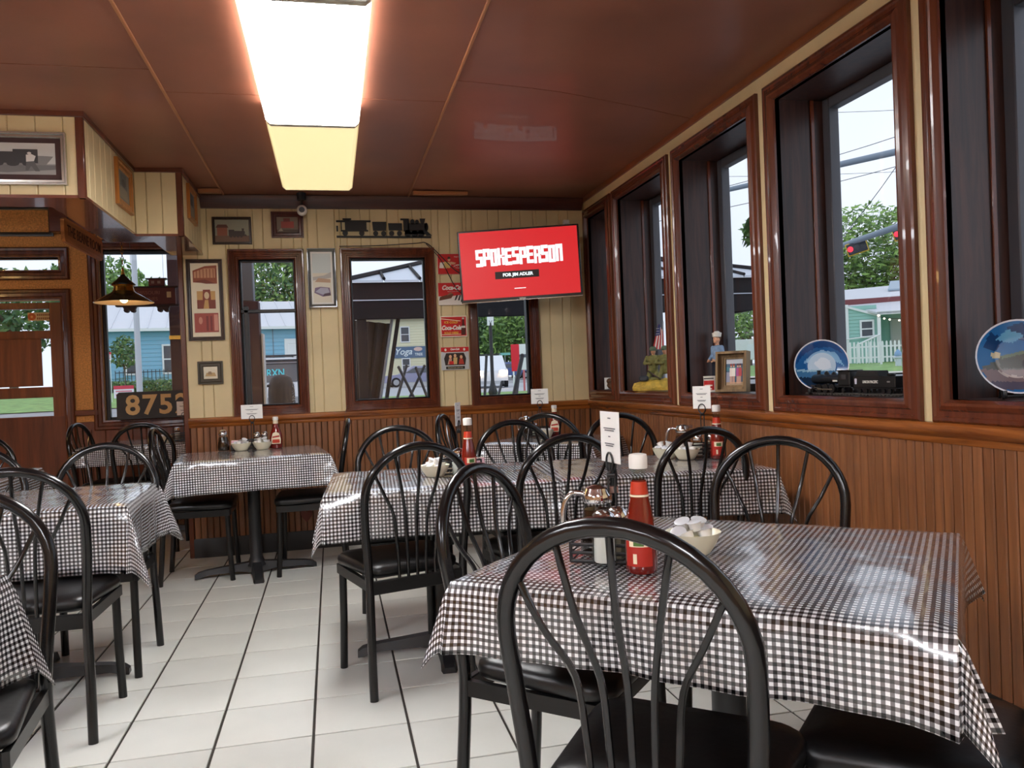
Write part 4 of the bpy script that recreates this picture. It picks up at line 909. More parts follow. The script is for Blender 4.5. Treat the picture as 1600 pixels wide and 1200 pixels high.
c = MB().tube(smoothpath([(.10, D-.04, .99), (.085, D-.035, .94), (.06, D-.02, .80), (.02, D-.016, .62)], 5), .0025, 6)
tag(c.build('cord', mat('brown_cord', (70, 30, 20), .5), None, smooth=60), 'thin brown cord running down the panelling below the middle far window', 'cord')
t = thing('heart_ornament', 'small dark red heart fixed low on the panelling under the far windows', 'ornament', (-.21, D-.0095, .19))
h_ = [(.0, 0), (.035, .04), (.042, .065), (.03, .085), (.012, .082), (0, .068), (-.012, .082), (-.03, .085), (-.042, .065), (-.035, .04)]
MB().prism(h_, -.010, 0, 'Y').build('heart', mat('heart_red', (110, 44, 30), .5), t, smooth=0)
# ---------------------------------------------------------------- alcove: sign, lamp, pelmet, number board
t = thing('hanging_sign', 'rough wooden board with burnt lettering hung high by the entry door', 'sign', (-1.735, 6.46, 2.185), PI/2)
SIGNW = wood('sign_pine', (206, 140, 78), (160, 100, 50), 'X', 10, .6)
pts = [(-.47, .02), (-.45, .0), (.44, .0), (.47, .025), (.468, .15), (.44, .168), (-.44, .165), (-.47, .15)]
MB().prism(pts, -.012, .012, 'Y').build('board', SIGNW, t, smooth=0)
text('lettering', 'THE BEANE ROOM', .105, mat('burnt_letters', (74, 40, 20), .7), t, (0, -.0135, .084), sx=.92, fat=.001)
for s_ in (-.35, .35): MB().tube([(s_, 0, .165), (s_, 0, .565)], .003, 6).build('hanger', WIRE, t)
pel = MB().cbox(-.30, .30, -.12, 0, 0, .26, .006); tag(pel.build('wall_shelf', TRIMX, None, loc=(-1.97, YA, 2.52)), 'dark brown boxed pelmet high on the ochre wall behind the hanging board', 'shelf')
t = thing('wall_frame', 'black empty-looking frame edge high on the ochre wall above the door', 'picture', (-2.52, YA, 2.50)); MB().sweep(.50, .26, [(0, 0), (0, .02), (.02, .022), (.035, .014), (.035, .002)]).build('frame', BLACKF, t); MB().box(-.22, .22, -.004, 0, .03, .23).build('panel', OCHRE, t, smooth=0)
lp = thing('pendant_lamp', 'black and brass pendant lamp with a wide cone shade in front of the alcove window', 'lamp', (-1.463, 6.40, 1.80))
SHADE = mat('black_lamp_shade', (26, 28, 26), .18, coat=.5); BRASS = mat('brass', (190, 150, 70), .25, 1.0); INNER = emit('lamp_inner', (255, 214, 160), .9)
MB().lathe([(.205, 0), (.206, .004), (.17, .026), (.12, .056), (.085, .075), (.074, .086)], 28, caps=False).build('shade', SHADE, lp, smooth=40)
MB().lathe([(.203, .001), (.165, .022), (.115, .05), (.07, .078), (0, .079)], 28, caps=False).build('shade_lining', mat('cream_enamel_lining', (250, 226, 190), .5), lp, smooth=60)
MB().lathe([(.074, .086), (.070, .10), (.066, .118), (.070, .124), (.080, .128), (.074, .138)], 24).build('gallery', BRASS, lp, smooth=30)
MB().lathe([(.086, .130), (.084, .136), (.048, .168), (.022, .196), (.012, .21)], 24).build('crown', SHADE, lp, smooth=30)
MB().lathe([(.012, .205), (.014, .215), (.008, .226), (.010, .236), (.004, .262), (0, .263)], 12).build('finial', BRASS, lp, smooth=40)
m = MB()
for k in range(24):
    q = k % 2; m.tube([(.009*math.cos(2*PI*i/8)*(1-q), .009*math.cos(2*PI*i/8)*q, .272+.030*k*.9+.017*math.sin(2*PI*i/8)) for i in range(8)], .0022, 5, closed=True)
m.build('chain', BRASS, lp, smooth=60)
MB().ball((0, 0, .036), (.03, .03, .036), 14, 9).build('bulb', emit('bulb_glow', (255, 214, 150), 16), lp, smooth=60)
nb = thing('number_board', 'black board with large cream engine number standing on the alcove window sill', 'sign', (-1.515, 7.52, .907)); nb.rotation_euler = (-.06, 0, 0)
MB().prism([(-.30, 0), (.33, 0), (.33, .235), (-.28, .235), (-.30, .215)], -.012, .012, 'Y').build('board', mat('black_board', (32, 26, 24), .5), nb, smooth=0)
text('number', '8752', .235, mat('cream_numerals', (226, 190, 130), .5), nb, (.03, -.0135, .112), sx=1.02, fat=.006, space=1.12)
# caboose ornament hung in the window
cb = thing('caboose_ornament', 'dark red wooden caboose sign hanging inside the alcove window', 'ornament', (-1.53, 7.50, 1.85))
CABR = mat('caboose_red', (92, 34, 32), .55)
MB().cbox(-.22, .235, -.02, .02, .04, .19, .004).build('body', CABR, cb); MB().cbox(-.25, .26, -.028, .028, .185, .20, .004).build('roof', mat('caboose_dark', (52, 24, 26), .5), cb); MB().cbox(-.25, .26, -.03, .03, .025, .042, .004).build('underframe', _M['caboose_dark'], cb)
MB().cbox(.02, .15, -.018, .018, .20, .262, .004).build('cupola', CABR, cb); MB().cbox(.0, .17, -.026, .026, .258, .270, .003).build('cupola_roof', _M['caboose_dark'], cb)
for x in (-.14, .13):
    m = MB(); m.prism([(x-.055, .025), (x+.055, .025), (x+.04, -.005), (x-.04, -.005)], -.02, .02, 'Y')
    for s_ in (-.026, .026): m.prism(ell(x+s_, -.004, .021, .021, 12), -.024, .024, 'Y')
    m.build('truck', _M['caboose_dark'], cb, smooth=0)
for x in (.055, .105): MB().box(x-.012, x+.012, -.0195, -.0185, .222, .245).build('cupola_window', col((150, 130, 120)), cb, smooth=0)
MB().box(.165, .20, -.0212, -.0203, .10, .15).build('window', col((210, 190, 150)), cb, smooth=0)
text('lettering', 'MISSOURI', .042, col((150, 96, 84)), cb, (.02, -.0212, .142), sx=1); text('lettering', 'LINES', .042, col((150, 96, 84)), cb, (.04, -.0212, .088), sx=1)
for x in (-.12, .14): MB().tube([(x, 0, .2), (x, 0, .90)], .0015, 5).build('hanger', WIRE, cb)
# door stickers
t = thing('door_sticker', 'orange and cream sticker with a disc on the upper door glass', 'sticker', (-2.42, YA+.0545, 1.787)); st = [((224, 196, 140), R4(0, 0, 1, 1)), ((206, 98, 34), ell(.16, .5, .16, .46)), ((240, 170, 90), ell(.16, .5, .05, .14))]
st += [((150, 90, 40), R4(.36+.075*i, v, .36+.075*i+.05, v+.26)) for i in range(8) for v in (.14, .58)]
MB().box(-.10, .10, -.001, 0, 0, .07).build('backing', CARD, t, smooth=0); art(t, .20, .07, st, y=-.0012)
# ---------------------------------------------------------------- things on the right-hand window sills
SZ = RZ0+cwr+.001
DINK = (30, 60, 110)
def plate_on_stand(x, y, rz, rad, shapes, lab, slab):
    t = thing('display_plate', lab, 'plate', (x, y, SZ+.012), rz); t.rotation_euler = (-.20, 0, rz)
    c = rad; pr = [(rad*.55, -.004), (rad*.62, 0), (rad*.98, -.018), (rad, -.020), (rad*.985, -.0225), (rad*.63, -.006), (rad*.58, -.006)]
    b = MB(); n = 40; vs = []; fs = []
    prof = [(.0, .006), (rad*.55, .006), (rad*.64, .002), (rad*.97, -.014), (rad, -.016), (rad*.97, -.0125), (rad*.64, .0055), (rad*.57, .0095), (.0, .0095)]
    for r0, yy in prof:
        for k in range(n): a = 2*PI*k/n; vs.append((r0*math.cos(a), yy, c+r0*math.sin(a)))
    for i in range(len(prof)-1):
        for k in range(n): fs.append((i*n+k, i*n+(k+1) % n, (i+1)*n+(k+1) % n, (i+1)*n+k))
    b.add(vs, fs).build('dish', mat('white_porcelain', (232, 232, 236), .15, coat=.5), t, smooth=50)
    # printed picture, following the rim: each small facet takes the colour of the topmost shape over it
    ms, keys, m = [], {}, MB()
    def yy(r_):
        q = r_/rad; P = [(0, .006), (.55, .006), (.64, .002), (.97, -.014), (1, -.016)]
        for (p0, y0), (p1, y1) in zip(P, P[1:]):
            if q <= p1: return y0+(y1-y0)*(q-p0)/(p1-p0)-.0006
        return P[-1][1]-.0006
    def inside(p, poly):
        c_ = False; j = len(poly)-1
        for i in range(len(poly)):
            (xi, yi), (xj, yj) = poly[i], poly[j]
            if (yi > p[1]) != (yj > p[1]) and p[0] < (xj-xi)*(p[1]-yi)/(yj-yi)+xi: c_ = not c_
            j = i
        return c_
    na, nr = 72, 26; RR = [.955*k/nr for k in range(nr+1)]
    m.v = [(r_*rad*math.cos(2*PI*k/na), yy(r_*rad), c+r_*rad*math.sin(2*PI*k/na)) for r_ in RR for k in range(na)]
    for i in range(nr):
        for k in range(na):
            rm, am = (RR[i]+RR[i+1])/2, 2*PI*(k+.5)/na; p_ = (rm*math.cos(am), rm*math.sin(am)); best = shapes[0][0]
            for rgb, poly in shapes[1:]:
                if inside(p_, poly): best = rgb
            if best not in keys: keys[best] = len(ms); ms.append(col(best, .18))
            m.f.append((i*na+k, i*na+(k+1) % na, (i+1)*na+(k+1) % na, (i+1)*na+k)); m.mi.append(keys[best])
    m.build('painting', ms, t, smooth=50, recalc=False)
    s = thing('plate_stand', slab, 'stand', (x, y, SZ), rz)
    m = MB()
    for q in (-.045, .045):
        m.tube(smoothpath([(q, -.045, .026), (q, -.046, .008), (q, -.03, .006), (q, .0, .008), (q, .03, .05), (q*.7, .05, .12)], 3), .0045, 6).tube([(q, -.02, .006), (q*1.1, -.03, -.0)], .004, 6); m.tube([(q, .03, .05), (q, .07, 0.0)], .004, 6)
    m.tube([(-.045, .0, .008), (.045, .0, .008)], .004, 6); m.build('easel', mat('black_plastic', (24, 24, 26), .4), s, smooth=60)
ring = lambda r_, n=28: [(r_*math.cos(2*PI*k/n), r_*math.sin(2*PI*k/n)) for k in range(n)]
moon = [((34, 92, 150), ring(.95)), ((24, 66, 120), [(-.9, .1), (-.6, .5), (-.2, .7), (.3, .72), (.8, .4), (.5, .9), (0, .95), (-.5, .82), (-.85, .4)]), ((120, 168, 206), [(-.7, .1), (-.3, .2), (.2, .3), (.6, .1), (.85, -.1), (.5, .5), (0, .62), (-.4, .45)]), ((176, 200, 218), ring(.5)), ((206, 218, 228), [(-.3, .1), (0, .35), (.3, .2), (.35, -.1), (0, -.2)]), ((60, 110, 150), [(-.95, -.2), (.95, -.2), (.85, -.45), (-.85, -.45)]), ((140, 180, 200), [(-.95, -.12), (.0, -.16), (.3, -.22), (-.9, -.22)]), ((26, 46, 70), [(-.85, -.45), (.85, -.45), (.45, -.85), (-.45, -.85)])]
plate_on_stand(2.018, 3.04, -.68, .110, moon, 'blue porcelain plate with a bright moonlit cloud, behind the model locomotive', 'small black easel under the moonlit plate')
eng = [((40, 104, 160), ring(.95)), ((24, 60, 104), [(-.8, .3), (-.5, .2), (-.3, .5), (-.6, .7)]), ((24, 60, 104), [(-.1, .5), (.3, .4), (.6, .7), (.1, .92), (-.2, .8)]), ((96, 160, 196), [(-.5, .5), (-.1, .4), (.2, .6), (-.2, .75)]), ((116, 176, 206), [(.3, .4), (.7, .3), (.85, .4), (.6, .6)]), ((92, 96, 92), [(-.85, -.25), (-.3, .05), (.3, .15), (.9, .3), (.95, -.1), (.9, -.4), (-.8, -.45)]), ((60, 66, 60), [(-.45, .02), (.1, .15), (.9, .45), (.92, -.2), (.3, -.3), (-.4, -.28)]), ((96, 112, 92), [(-.4, .05), (.1, .17), (.8, .42), (.8, .28), (.1, .08), (-.35, -.02)]), ((196, 186, 150), ell(-.5, .08, .12, .09)), ((40, 40, 44), ell(.2, -.18, .12, .12)), ((40, 40, 44), ell(.5, -.14, .12, .12)), ((126, 110, 112), [(-.9, -.3), (.9, -.35), (.7, -.65), (-.7, -.65)]), ((190, 180, 176), [(-.6, -.25), (-.3, -.5), (.3, -.6), (.3, -.56), (-.25, -.45)]), ((86, 80, 96), [(-.7, -.65), (.7, -.65), (.4, -.88), (-.4, -.88)])]
plate_on_stand(2.02, 2.035, -.62, .115, eng, 'blue porcelain plate painted with a grey steam train, cut by the right edge', 'black easel holding the steam train plate at the right edge')
# model locomotive and tender
LB = mat('model_black', (20, 20, 22), .35); ST = mat('model_steel', (150, 140, 124), .35, .8)
ml_ = thing('model_locomotive', 'black model steam locomotive with silver side rods in front of the blue plate', 'model train', (2.0, 2.925, SZ+.008), -PI/2)
o = MB(); o.T = Matrix.Translation((0, 0, .056)) @ Matrix.Rotation(PI/2, 4, 'Y')
o.lathe([(.004, -.135), (.018, -.134), (.0195, -.128), (.0195, .03), (.022, .05), (.022, .08)], 18); o.build('boiler', LB, ml_, smooth=40)
MB().lathe([(.008, .068), (.007, .085), (.009, .092)], 12, (-.105, 0, 0)).build('chimney', LB, ml_); MB().lathe([(.009, .07), (.010, .08), (.004, .088), (0, .0885)], 12, (-.05, 0, 0)).lathe([(.009, .07), (.010, .078), (.004, .085), (0, .0855)], 12, (.0, 0, 0)).build('dome', LB, ml_)
MB().cbox(.06, .135, -.026, .026, .03, .088, .003).cbox(.055, .145, -.030, .030, .086, .091, .002).build('cab', LB, ml_, smooth=0); MB().box(.085, .115, -.0268, -.0262, .055, .072).build('cab_window', mat('model_window', (60, 60, 64), .2), ml_, smooth=0); MB().box(.02, .05, -.0225, -.0215, .045, .052).build('number_plate', col((206, 206, 200)), ml_, smooth=0)
MB().cbox(-.14, .13, -.020, .020, .022, .032, .002).prism([(-.165, .004), (-.14, .022), (-.14, .004)], -.02, .02, 'Y').build('running_board', LB, ml_, smooth=0)
for s_ in (-1, 1):
    for q in (-.075, -.03, .015):
        w_ = MB(); w_.T = Matrix.Translation((q, s_*.021, .018)) @ Matrix.Rotation(PI/2, 4, 'X'); w_.lathe([(.018, -.003), (.0185, 0), (.018, .003)], 18).lathe([(.005, .003), (.005, .005)], 8); w_.build('driving_wheel', LB, ml_, smooth=40)
    for q in (-.128, .085): 
        w_ = MB(); w_.T = Matrix.Translation((q, s_*.019, .010)) @ Matrix.Rotation(PI/2, 4, 'X'); w_.lathe([(.010, -.003), (.010, .003)], 14); w_.build('small_wheel', LB, ml_, smooth=40)
    MB().cbox(-.08, .02, s_*.026-.0015, s_*.026+.0015, .012, .017, .0006).build('side_rod', ST, ml_, smooth=0); MB().cbox(-.115, -.095, s_*.024-.005, s_*.024+.005, .014, .03, .002).build('cylinder_block', LB, ml_, smooth=0)
    MB().tube([(-.1, s_*.028, .022), (-.03, s_*.028, .014)], .0016, 5).build('piston_rod', ST, ml_, smooth=0)
td = thing('model_tender', 'black model tender lettered UNION PACIFIC, coupled behind the model locomotive', 'model train', (2.0, 2.655, SZ+.008), -PI/2)
MB().cbox(-.115, .125, -.025, .025, .022, .066, .002).build('tank', LB, td, smooth=0); MB().prism([(-.105, .066), (.035, .066), (.028, .086), (-.09, .088)], -.022, .022, 'Y').build('coal_load', mat('coal', (14, 14, 15), .7, bump=1, bscale=300), td, smooth=0)
MB().cbox(.06, .09, -.010, .010, .066, .074, .003).build('hatch', LB, td); MB().cbox(-.12, .135, -.026, .026, .018, .022, .001).build('frame', LB, td, smooth=0)
for q in (-.08, -.045, .055, .09):
    for s_ in (-1, 1):
        w_ = MB(); w_.T = Matrix.Translation((q, s_*.020, .010)) @ Matrix.Rotation(PI/2, 4, 'X'); w_.lathe([(.010, -.003), (.010, .003)], 14); w_.build('wheel', LB, td, smooth=40)
text('lettering', 'UNION PACIFIC', .0145, col((216, 214, 206)), td, (-.012, -.0258, .044), fat=.0004, sx=.86, depth=.0003); text('number', '4000', .009, col((150, 150, 146)), td, (.09, -.0258, .044), depth=.0003)
MB().prism([(-.103, .036), (-.092, .036), (-.090, .056), (-.097, .058), (-.105, .056)], -.0258, -.0252, 'Y').build('shield', col((196, 198, 214)), td, smooth=0)
tr = MB()
for s_ in (-.018, .018): tr.cbox(-.30, .30, s_-.002, s_+.002, .003, .0075, .0006)
for k in range(30): tr.box(-.295+.02*k, -.287+.02*k, -.028, .028, 0, .0035)
tag(tr.build('model_track', mat('track_grey', (70, 66, 62), .5), None, loc=(2.0, 2.80, SZ), rot=-PI/2, smooth=0), 'short length of model track under the model locomotive and tender', 'track')
# remeshed figures
def blob(name, m, parent, build, vox=.0028, rough_smooth=2):
    b = MB(); build(b); o = b.build(name, m, parent, smooth=0)
    md = o.modifiers.new('skin', 'REMESH'); md.mode = 'VOXEL'; md.voxel_size = vox; md.use_smooth_shade = True
    sm = o.modifiers.new('soft', 'SMOOTH'); sm.iterations = rough_smooth; sm.factor = .5; return o
def limb(b, pts, rs, n=8):
    b.tube(pts, rs, n)
    for p, r_ in zip(pts, rs): b.ball(p, r_, 8, 6)
SKIN = mat('doll_skin', (214, 160, 126), .5); DEN = mat('chambray_shirt', (126, 152, 182), .8, var=.08, vscale=60); NAVY = mat('navy_trousers', (24, 28, 44), .8); CAPW = mat('white_cloth', (232, 228, 216), .7)
sd = thing('sailor_doll', 'cloth sailor doll in a pale blue shirt and white cap standing on the third sill', 'doll', (2.05, 4.035, SZ), -1.35)
blob('trousers', NAVY, sd, lambda b: (limb(b, [(-.019, 0, .155), (-.022, -.003, .085), (-.024, 0, .012)], [.020, .017, .017]), limb(b, [(.019, 0, .155), (.022, -.003, .085), (.024, 0, .012)], [.020, .017, .017]), b.ball((0, 0, .162), (.036, .024, .022))))
for s_ in (-1, 1): MB().ball((s_*.024, -.010, .008), (.012, .022, .008), 10, 6).build('shoe', mat('black_plastic', (24, 24, 26), .4), sd)
def shirt(b):
    b.ball((0, 0, .185), (.034, .023, .022)); b.ball((0, 0, .213), (.033, .022, .033)); b.ball((0, .002, .236), (.034, .020, .016))
    for s_ in (-1, 1): limb(b, [(s_*.036, 0, .237), (s_*.044, .004, .200), (s_*.028, -.034, .172)], [.0125, .0110, .0090])
blob('shirt', DEN, sd, shirt)
for s_ in (-1, 1):
    def hand(b, s_=s_):
        b.ball((s_*.022, -.042, .166), (.008, .009, .007), 8, 6)
        for f_ in range(4): b.tube([(s_*(.018+.0028*f_), -.048, .168-.001*f_), (s_*(.014+.0028*f_), -.056+.001*f_, .163), (s_*(.012+.0028*f_), -.054, .158)], .0018, 5)
        b.tube([(s_*.024, -.044, .172), (s_*.016, -.052, .174)], .0020, 5)
    hb = MB(); hand(hb); hb.build('hand', SKIN, sd, smooth=60)
blob('head', SKIN, sd, lambda b: (b.ball((0, -.002, .283), (.0175, .0195, .023)), b.ball((0, -.020, .279), (.004, .006, .005), 8, 6), b.ball((0, -.012, .268), (.011, .010, .008)), b.ball((-.018, 0, .281), (.003, .005, .007), 8, 6), b.ball((.018, 0, .281), (.003, .005, .007), 8, 6), b.tube([(0, .002, .245), (0, 0, .27)], .010, 8)), .0018, 1)
e_ = MB(); 
for s_ in (-1, 1): e_.ball((s_*.007, -.0205, .285), (.0022, .0012, .0016), 8, 6)
e_.build('eyes', NAVY, sd); MB().ball((0, -.0205, .2705), (.0048, .0014, .0012), 8, 6).build('mouth', mat('doll_lips', (160, 84, 74), .5), sd)
MB().ball((0, .005, .290), (.0182, .0178, .0195), 14, 8).build('hair', mat('doll_hair', (92, 62, 38), .7), sd, smooth=60)
MB().lathe([(.0195, .294), (.0225, .295), (.0265, .316), (.0235, .318), (.0205, .302), (.0195, .318), (.011, .326), (0, .327)], 18).build('cap', CAPW, sd, smooth=40)
# tin mug, rustic frame
tn = thing('tin_canister', 'small white tin with a red panel in front of the sailor doll', 'tin', (1.955, 3.935, SZ), -.75)
MB().lathe([(.036, 0), (.038, .002), (.038, .080), (.0395, .082), (.0395, .085), (.036, .085), (.035, .006), (0, .006)], 24).build('body', CAPW, tn, smooth=40)
def band(z0, z1, a0, a1, r_, m, nm):
    b = MB(); vs = []
    for i in range(11): a = a0+(a1-a0)*i/10; vs += [(r_*math.cos(a), r_*math.sin(a), z0), (r_*math.cos(a), r_*math.sin(a), z1)]
    b.add(vs, [(2*i, 2*i+2, 2*i+3, 2*i+1) for i in range(10)]); b.build(nm, m, tn, smooth=60, recalc=False)
band(.012, .062, -PI/2-.95, -PI/2+.75, .0383, col((192, 34, 34), .4), 'red_panel'); band(.033, .040, -PI/2-.7, -PI/2+.5, .0386, col((236, 222, 206), .4), 'pale_stripe'); band(.016, .022, -PI/2-.6, -PI/2+.4, .0386, col((236, 222, 206), .4), 'pale_stripe'); band(.070, .076, -PI/2-.9, -PI/2+.7, .0383, col((60, 60, 64), .4), 'dark_stripe')
wfz = thing('photo_frame', 'deep rustic wooden frame with a photograph of four people, leaning on the third sill', 'picture frame', (1.985, 3.735, SZ)); wfz.rotation_euler = (-.10, 0, -.93)
RUST = wood('weathered_wood', (150, 122, 84), (104, 84, 58), 'Z', 16, .7)
MB().sweep(.165, .205, [(0, .0), (0, .05), (.012, .05), (.013, .018), (.026, .016), (.028, .012), (.036, .010), (.036, 0)]).build('frame', RUST, wfz, smooth=20)
MB().box(-.08, .08, -.002, 0, .002, .203).build('backing', RUST, wfz, smooth=0)
ph_ = [((66, 96, 124), R4(0, 0, 1, 1)), ((196, 204, 214), R4(0, .82, 1, 1)), ((64, 124, 140), R4(0, .55, 1, .70)), ((150, 156, 180), R4(0, 0, .3, .5)), ((176, 150, 120), R4(0, 0, 1, .12))]
for i, (c_, x_) in enumerate((((236, 226, 216), .30), ((240, 236, 226), .46), ((180, 74, 140), .70), ((190, 70, 70), .84))):
    ph_ += [(c_, R4(x_-.09, .34, x_+.09, .66)), ((222, 170, 140), ell(x_, .74, .055, .06)), ((150, 60, 50) if i < 2 else (90, 50, 60), [(x_-.06, .74), (x_+.06, .74), (x_+.05, .82), (x_-.05, .82)]), ((214, 166, 140), R4(x_-.06, .06, x_-.01, .34)), ((214, 166, 140), R4(x_+.01, .06, x_+.06, .34))]
art(wfz, .093, .133, ph_, z=.036, y=-.0021)
# soldiers statuette
OL = mat('olive_uniform', (124, 122, 70), .7, var=.12, vscale=60); HEL = mat('helmet_green', (92, 108, 86), .6); OCR = mat('ochre_rock', (200, 168, 72), .7, var=.15, vscale=40); BOOT = mat('boot_dark', (52, 56, 62), .6)
so_ = thing('soldier_statuette', 'painted statuette of two soldiers beside a striped flag on an ochre rock base', 'statuette', (2.02, 4.80, SZ), -.55); so_.scale = (1.18, 1.18, 1.18)
rk = MB(); rr_ = random.Random(3); vs = []; fs = []; n = 16
for i, (s_, z) in enumerate(((1.0, 0), (1.02, .012), (.90, .035), (.62, .052), (.3, .060))):
    for k in range(n): a = 2*PI*k/n; q = s_*(1+rr_.uniform(-.08, .08)); vs.append((.135*q*math.cos(a), .062*q*math.sin(a), z+rr_.uniform(-.004, .006)*(i > 0)))
for i in range(4):
    for k in range(n): fs.append((i*n+k, i*n+(k+1) % n, (i+1)*n+(k+1) % n, (i+1)*n+k))
fs += [tuple(range(n))[::-1], tuple(4*n+k for k in range(n))]
rk.add(vs, fs).build('base', OCR, so_, smooth=0)
def soldier(nm, dx, dy, lean, kneel):
    z0 = .052
    def bd(b):
        hip = (dx, dy, z0+.055); ch = (dx+lean, dy-.008, z0+.115)
        b.ball(hip, (.028, .021, .022)); b.tube([hip, ch], [.024, .030], 10); b.ball(ch, (.033, .023, .026))
        if kneel: limb(b, [(dx+.014, dy-.01, z0+.05), (dx+.055, dy-.030, z0+.052), (dx+.050, dy-.028, z0+.012)], [.016, .0135, .011]); limb(b, [(dx-.014, dy, z0+.05), (dx-.03, dy-.012, z0+.012), (dx-.075, dy+.004, z0+.008)], [.016, .0135, .011])
        else: limb(b, [(dx+.014, dy, z0+.05), (dx+.02, dy-.004, z0+.02), (dx+.022, dy, z0-.004)], [.016, .014, .012]); limb(b, [(dx-.014, dy, z0+.05), (dx-.025, dy-.004, z0+.02), (dx-.032, dy, z0-.006)], [.016, .014, .012])
        limb(b, [(dx+lean+.034, dy, z0+.125), (dx+lean+.050, dy-.022, z0+.095), (dx+lean+.022, dy-.042, z0+.088)], [.012, .010, .008]); limb(b, [(dx+lean-.034, dy, z0+.125), (dx+lean-.046, dy-.018, z0+.095), (dx+lean-.012, dy-.040, z0+.092)], [.012, .010, .008])
    blob(nm, OL, so_, bd, .0024, 1)
    hx_, hy_, hz_ = dx+lean*1.3, dy-.012, z0+.158
    blob('head', SKIN, so_, lambda b: (b.ball((hx_, hy_, hz_), (.014, .0155, .018)), b.ball((hx_, hy_-.016, hz_-.002), (.003, .005, .004), 8, 6), b.tube([(hx_, hy_+.004, hz_-.03), (hx_, hy_, hz_)], .009, 8)), .002, 1)
    MB().lathe([(.0205, .0), (.0215, .002), (.0195, .012), (.014, .021), (.006, .0245), (0, .025)], 16, (hx_, hy_, hz_+.003)).build('helmet', HEL, so_, smooth=50)
soldier('kneeling_soldier', .042, -.014, .004, True); soldier('standing_soldier', -.026, .024, .004, False)
MB().tube([(-.055, -.02, .11), (.0, -.055, .075), (.02, -.062, .062)], .004, 6).build('rifle', mat('gun_brown', (64, 48, 36), .5), so_)
MB().cbox(-.095, -.045, -.045, -.015, .05, .08, .008).build('pack', BOOT, so_)
MB().tube([(.030, .03, .04), (.036, .032, .37)], .0028, 6).build('flag_pole', mat('pole_grey', (176, 178, 184), .4), so_)
FZ = lambda P: [(x*1.25+.004, .17+(z-.17)*1.3+.05) for x, z in P]
def flagpiece(m_, poly, nm):
    b = MB(); b.prism(FZ(poly), .008, .010, 'Y'); b.build(nm, m_, so_, smooth=0)
FR, FWt, FB = mat('flag_red', (186, 40, 44), .7), mat('flag_white', (226, 220, 214), .7), mat('flag_blue', (44, 52, 104), .7)
for k in range(7):
    t0, t1 = k/7, (k+1)/7; L0 = lambda q: -.022+.05*q; flagpiece(FR if k % 2 == 0 else FWt, [(L0(t0), .17), (L0(t1), .17), (.008+.018*t1, .275-.03*t1), (.008+.018*t0, .275-.03*t0)], 'stripe')
b = MB(); b.prism(FZ([(-.008, .225), (.014, .228), (.016, .270), (.009, .275)]), .006, .008, 'Y'); b.build('canton', FB, so_, smooth=0)
b = MB()
for i in range(3):
    for j in range(3): b.box(.0015+.0062*i, .004+.0062*i, .0052, .006, .301+.014*j, .305+.014*j)
b.build('stars', FWt, so_, smooth=0)
# last sill: card and brown lump
tag(MB().cbox(-.03, .03, -.002, .002, 0, .085, .001).build('note_card', CARD, None, loc=(2.0, 5.68, SZ), rot=-.5, smooth=0), 'small blank white card standing on the sill nearest the corner', 'card')
bl = thing('driftwood_ornament', 'brown knobbly ornament beside the white card on the sill nearest the corner', 'ornament', (2.0, 5.585, SZ), -.5)
blob('lump', mat('driftwood_brown', (104, 72, 48), .7, var=.2, vscale=60), bl, lambda b: (b.ball((0, 0, .030), (.045, .03, .032)), b.ball((.028, .0, .055), (.024, .02, .036)), b.ball((-.02, -.01, .06), (.026, .018, .022)), b.tube([(.03, 0, .08), (.05, .0, .100)], [.012, .004], 8)), .005)
# ---------------------------------------------------------------- outside
def PD(x, y, d):                                                # a point on the sight line through pixel x, y at camera depth d
    q = Vector(((x-800)/1260*d, (600-y)/1260*d, -d)); return S.camera.matrix_world @ q
def gz(x, y):
    r_ = math.hypot(x, y); a = math.degrees(math.atan2(x, y))
    def it(t):
        for (p, q), (u, v) in zip(t, t[1:]):
            if r_ <= u: return q+(v-q)*(r_-p)/(u-p)
        return t[-1][1]
    Lf = it([(0, -.25), (10, -.2), (26, .20), (34, .75), (42, 1.15), (120, 1.5)]); Md = it([(0, -.25), (10, -.22), (26, .1), (55, .58), (80, .9), (120, 1.0)]); Rt = it([(0, -.25), (10, -.2), (24, .35), (34, .82), (44, 1.05), (120, 1.5)])
    if a < -8: return Lf
    if a < 0: return Lf+(Md-Lf)*(a+8)/8
    if a < 16: return Md
    if a < 28: return Md+(Rt-Md)*(a-16)/12
    return Rt
ASPH = mat('asphalt', (150, 150, 152), .9, var=.06, vscale=2); LAWN = mat('lawn', (122, 156, 92), .95, var=.15, vscale=3)
def ground(name, m, rs, as_, dz=0.0, kind='structure'):
    vs = []; fs = []; na = len(as_)
    for r_ in rs:
        for a in as_: x, y = r_*math.sin(math.radians(a)), r_*math.cos(math.radians(a)); vs.append((x, y, gz(x, y)+dz))
    for i in range(len(rs)-1):
        for j in range(na-1): fs.append((i*na+j, i*na+j+1, (i+1)*na+j+1, (i+1)*na+j))
    o = MB().add(vs, fs).build(name, m, None, smooth=60); o['kind'] = kind; return o
rg = lambda a, b, n: [a+(b-a)*i/n for i in range(n+1)]
gr_ = ground('ground', ASPH, [2.35, 6, 10, 14, 18, 22, 26, 30, 34, 38, 42, 50, 55, 65, 80, 120], rg(-34, 92, 42))
for i in range(0): pass
ground('lawn_bank', LAWN, [31, 34, 38, 42, 60], rg(-34, -6, 12), .03); ground('lawn_strip', LAWN, [27, 30, 34, 40], rg(-3, 15, 10), .03); ground('lawn_yard', LAWN, [31.5, 34, 38, 44, 60], rg(26, 60, 14), .03)
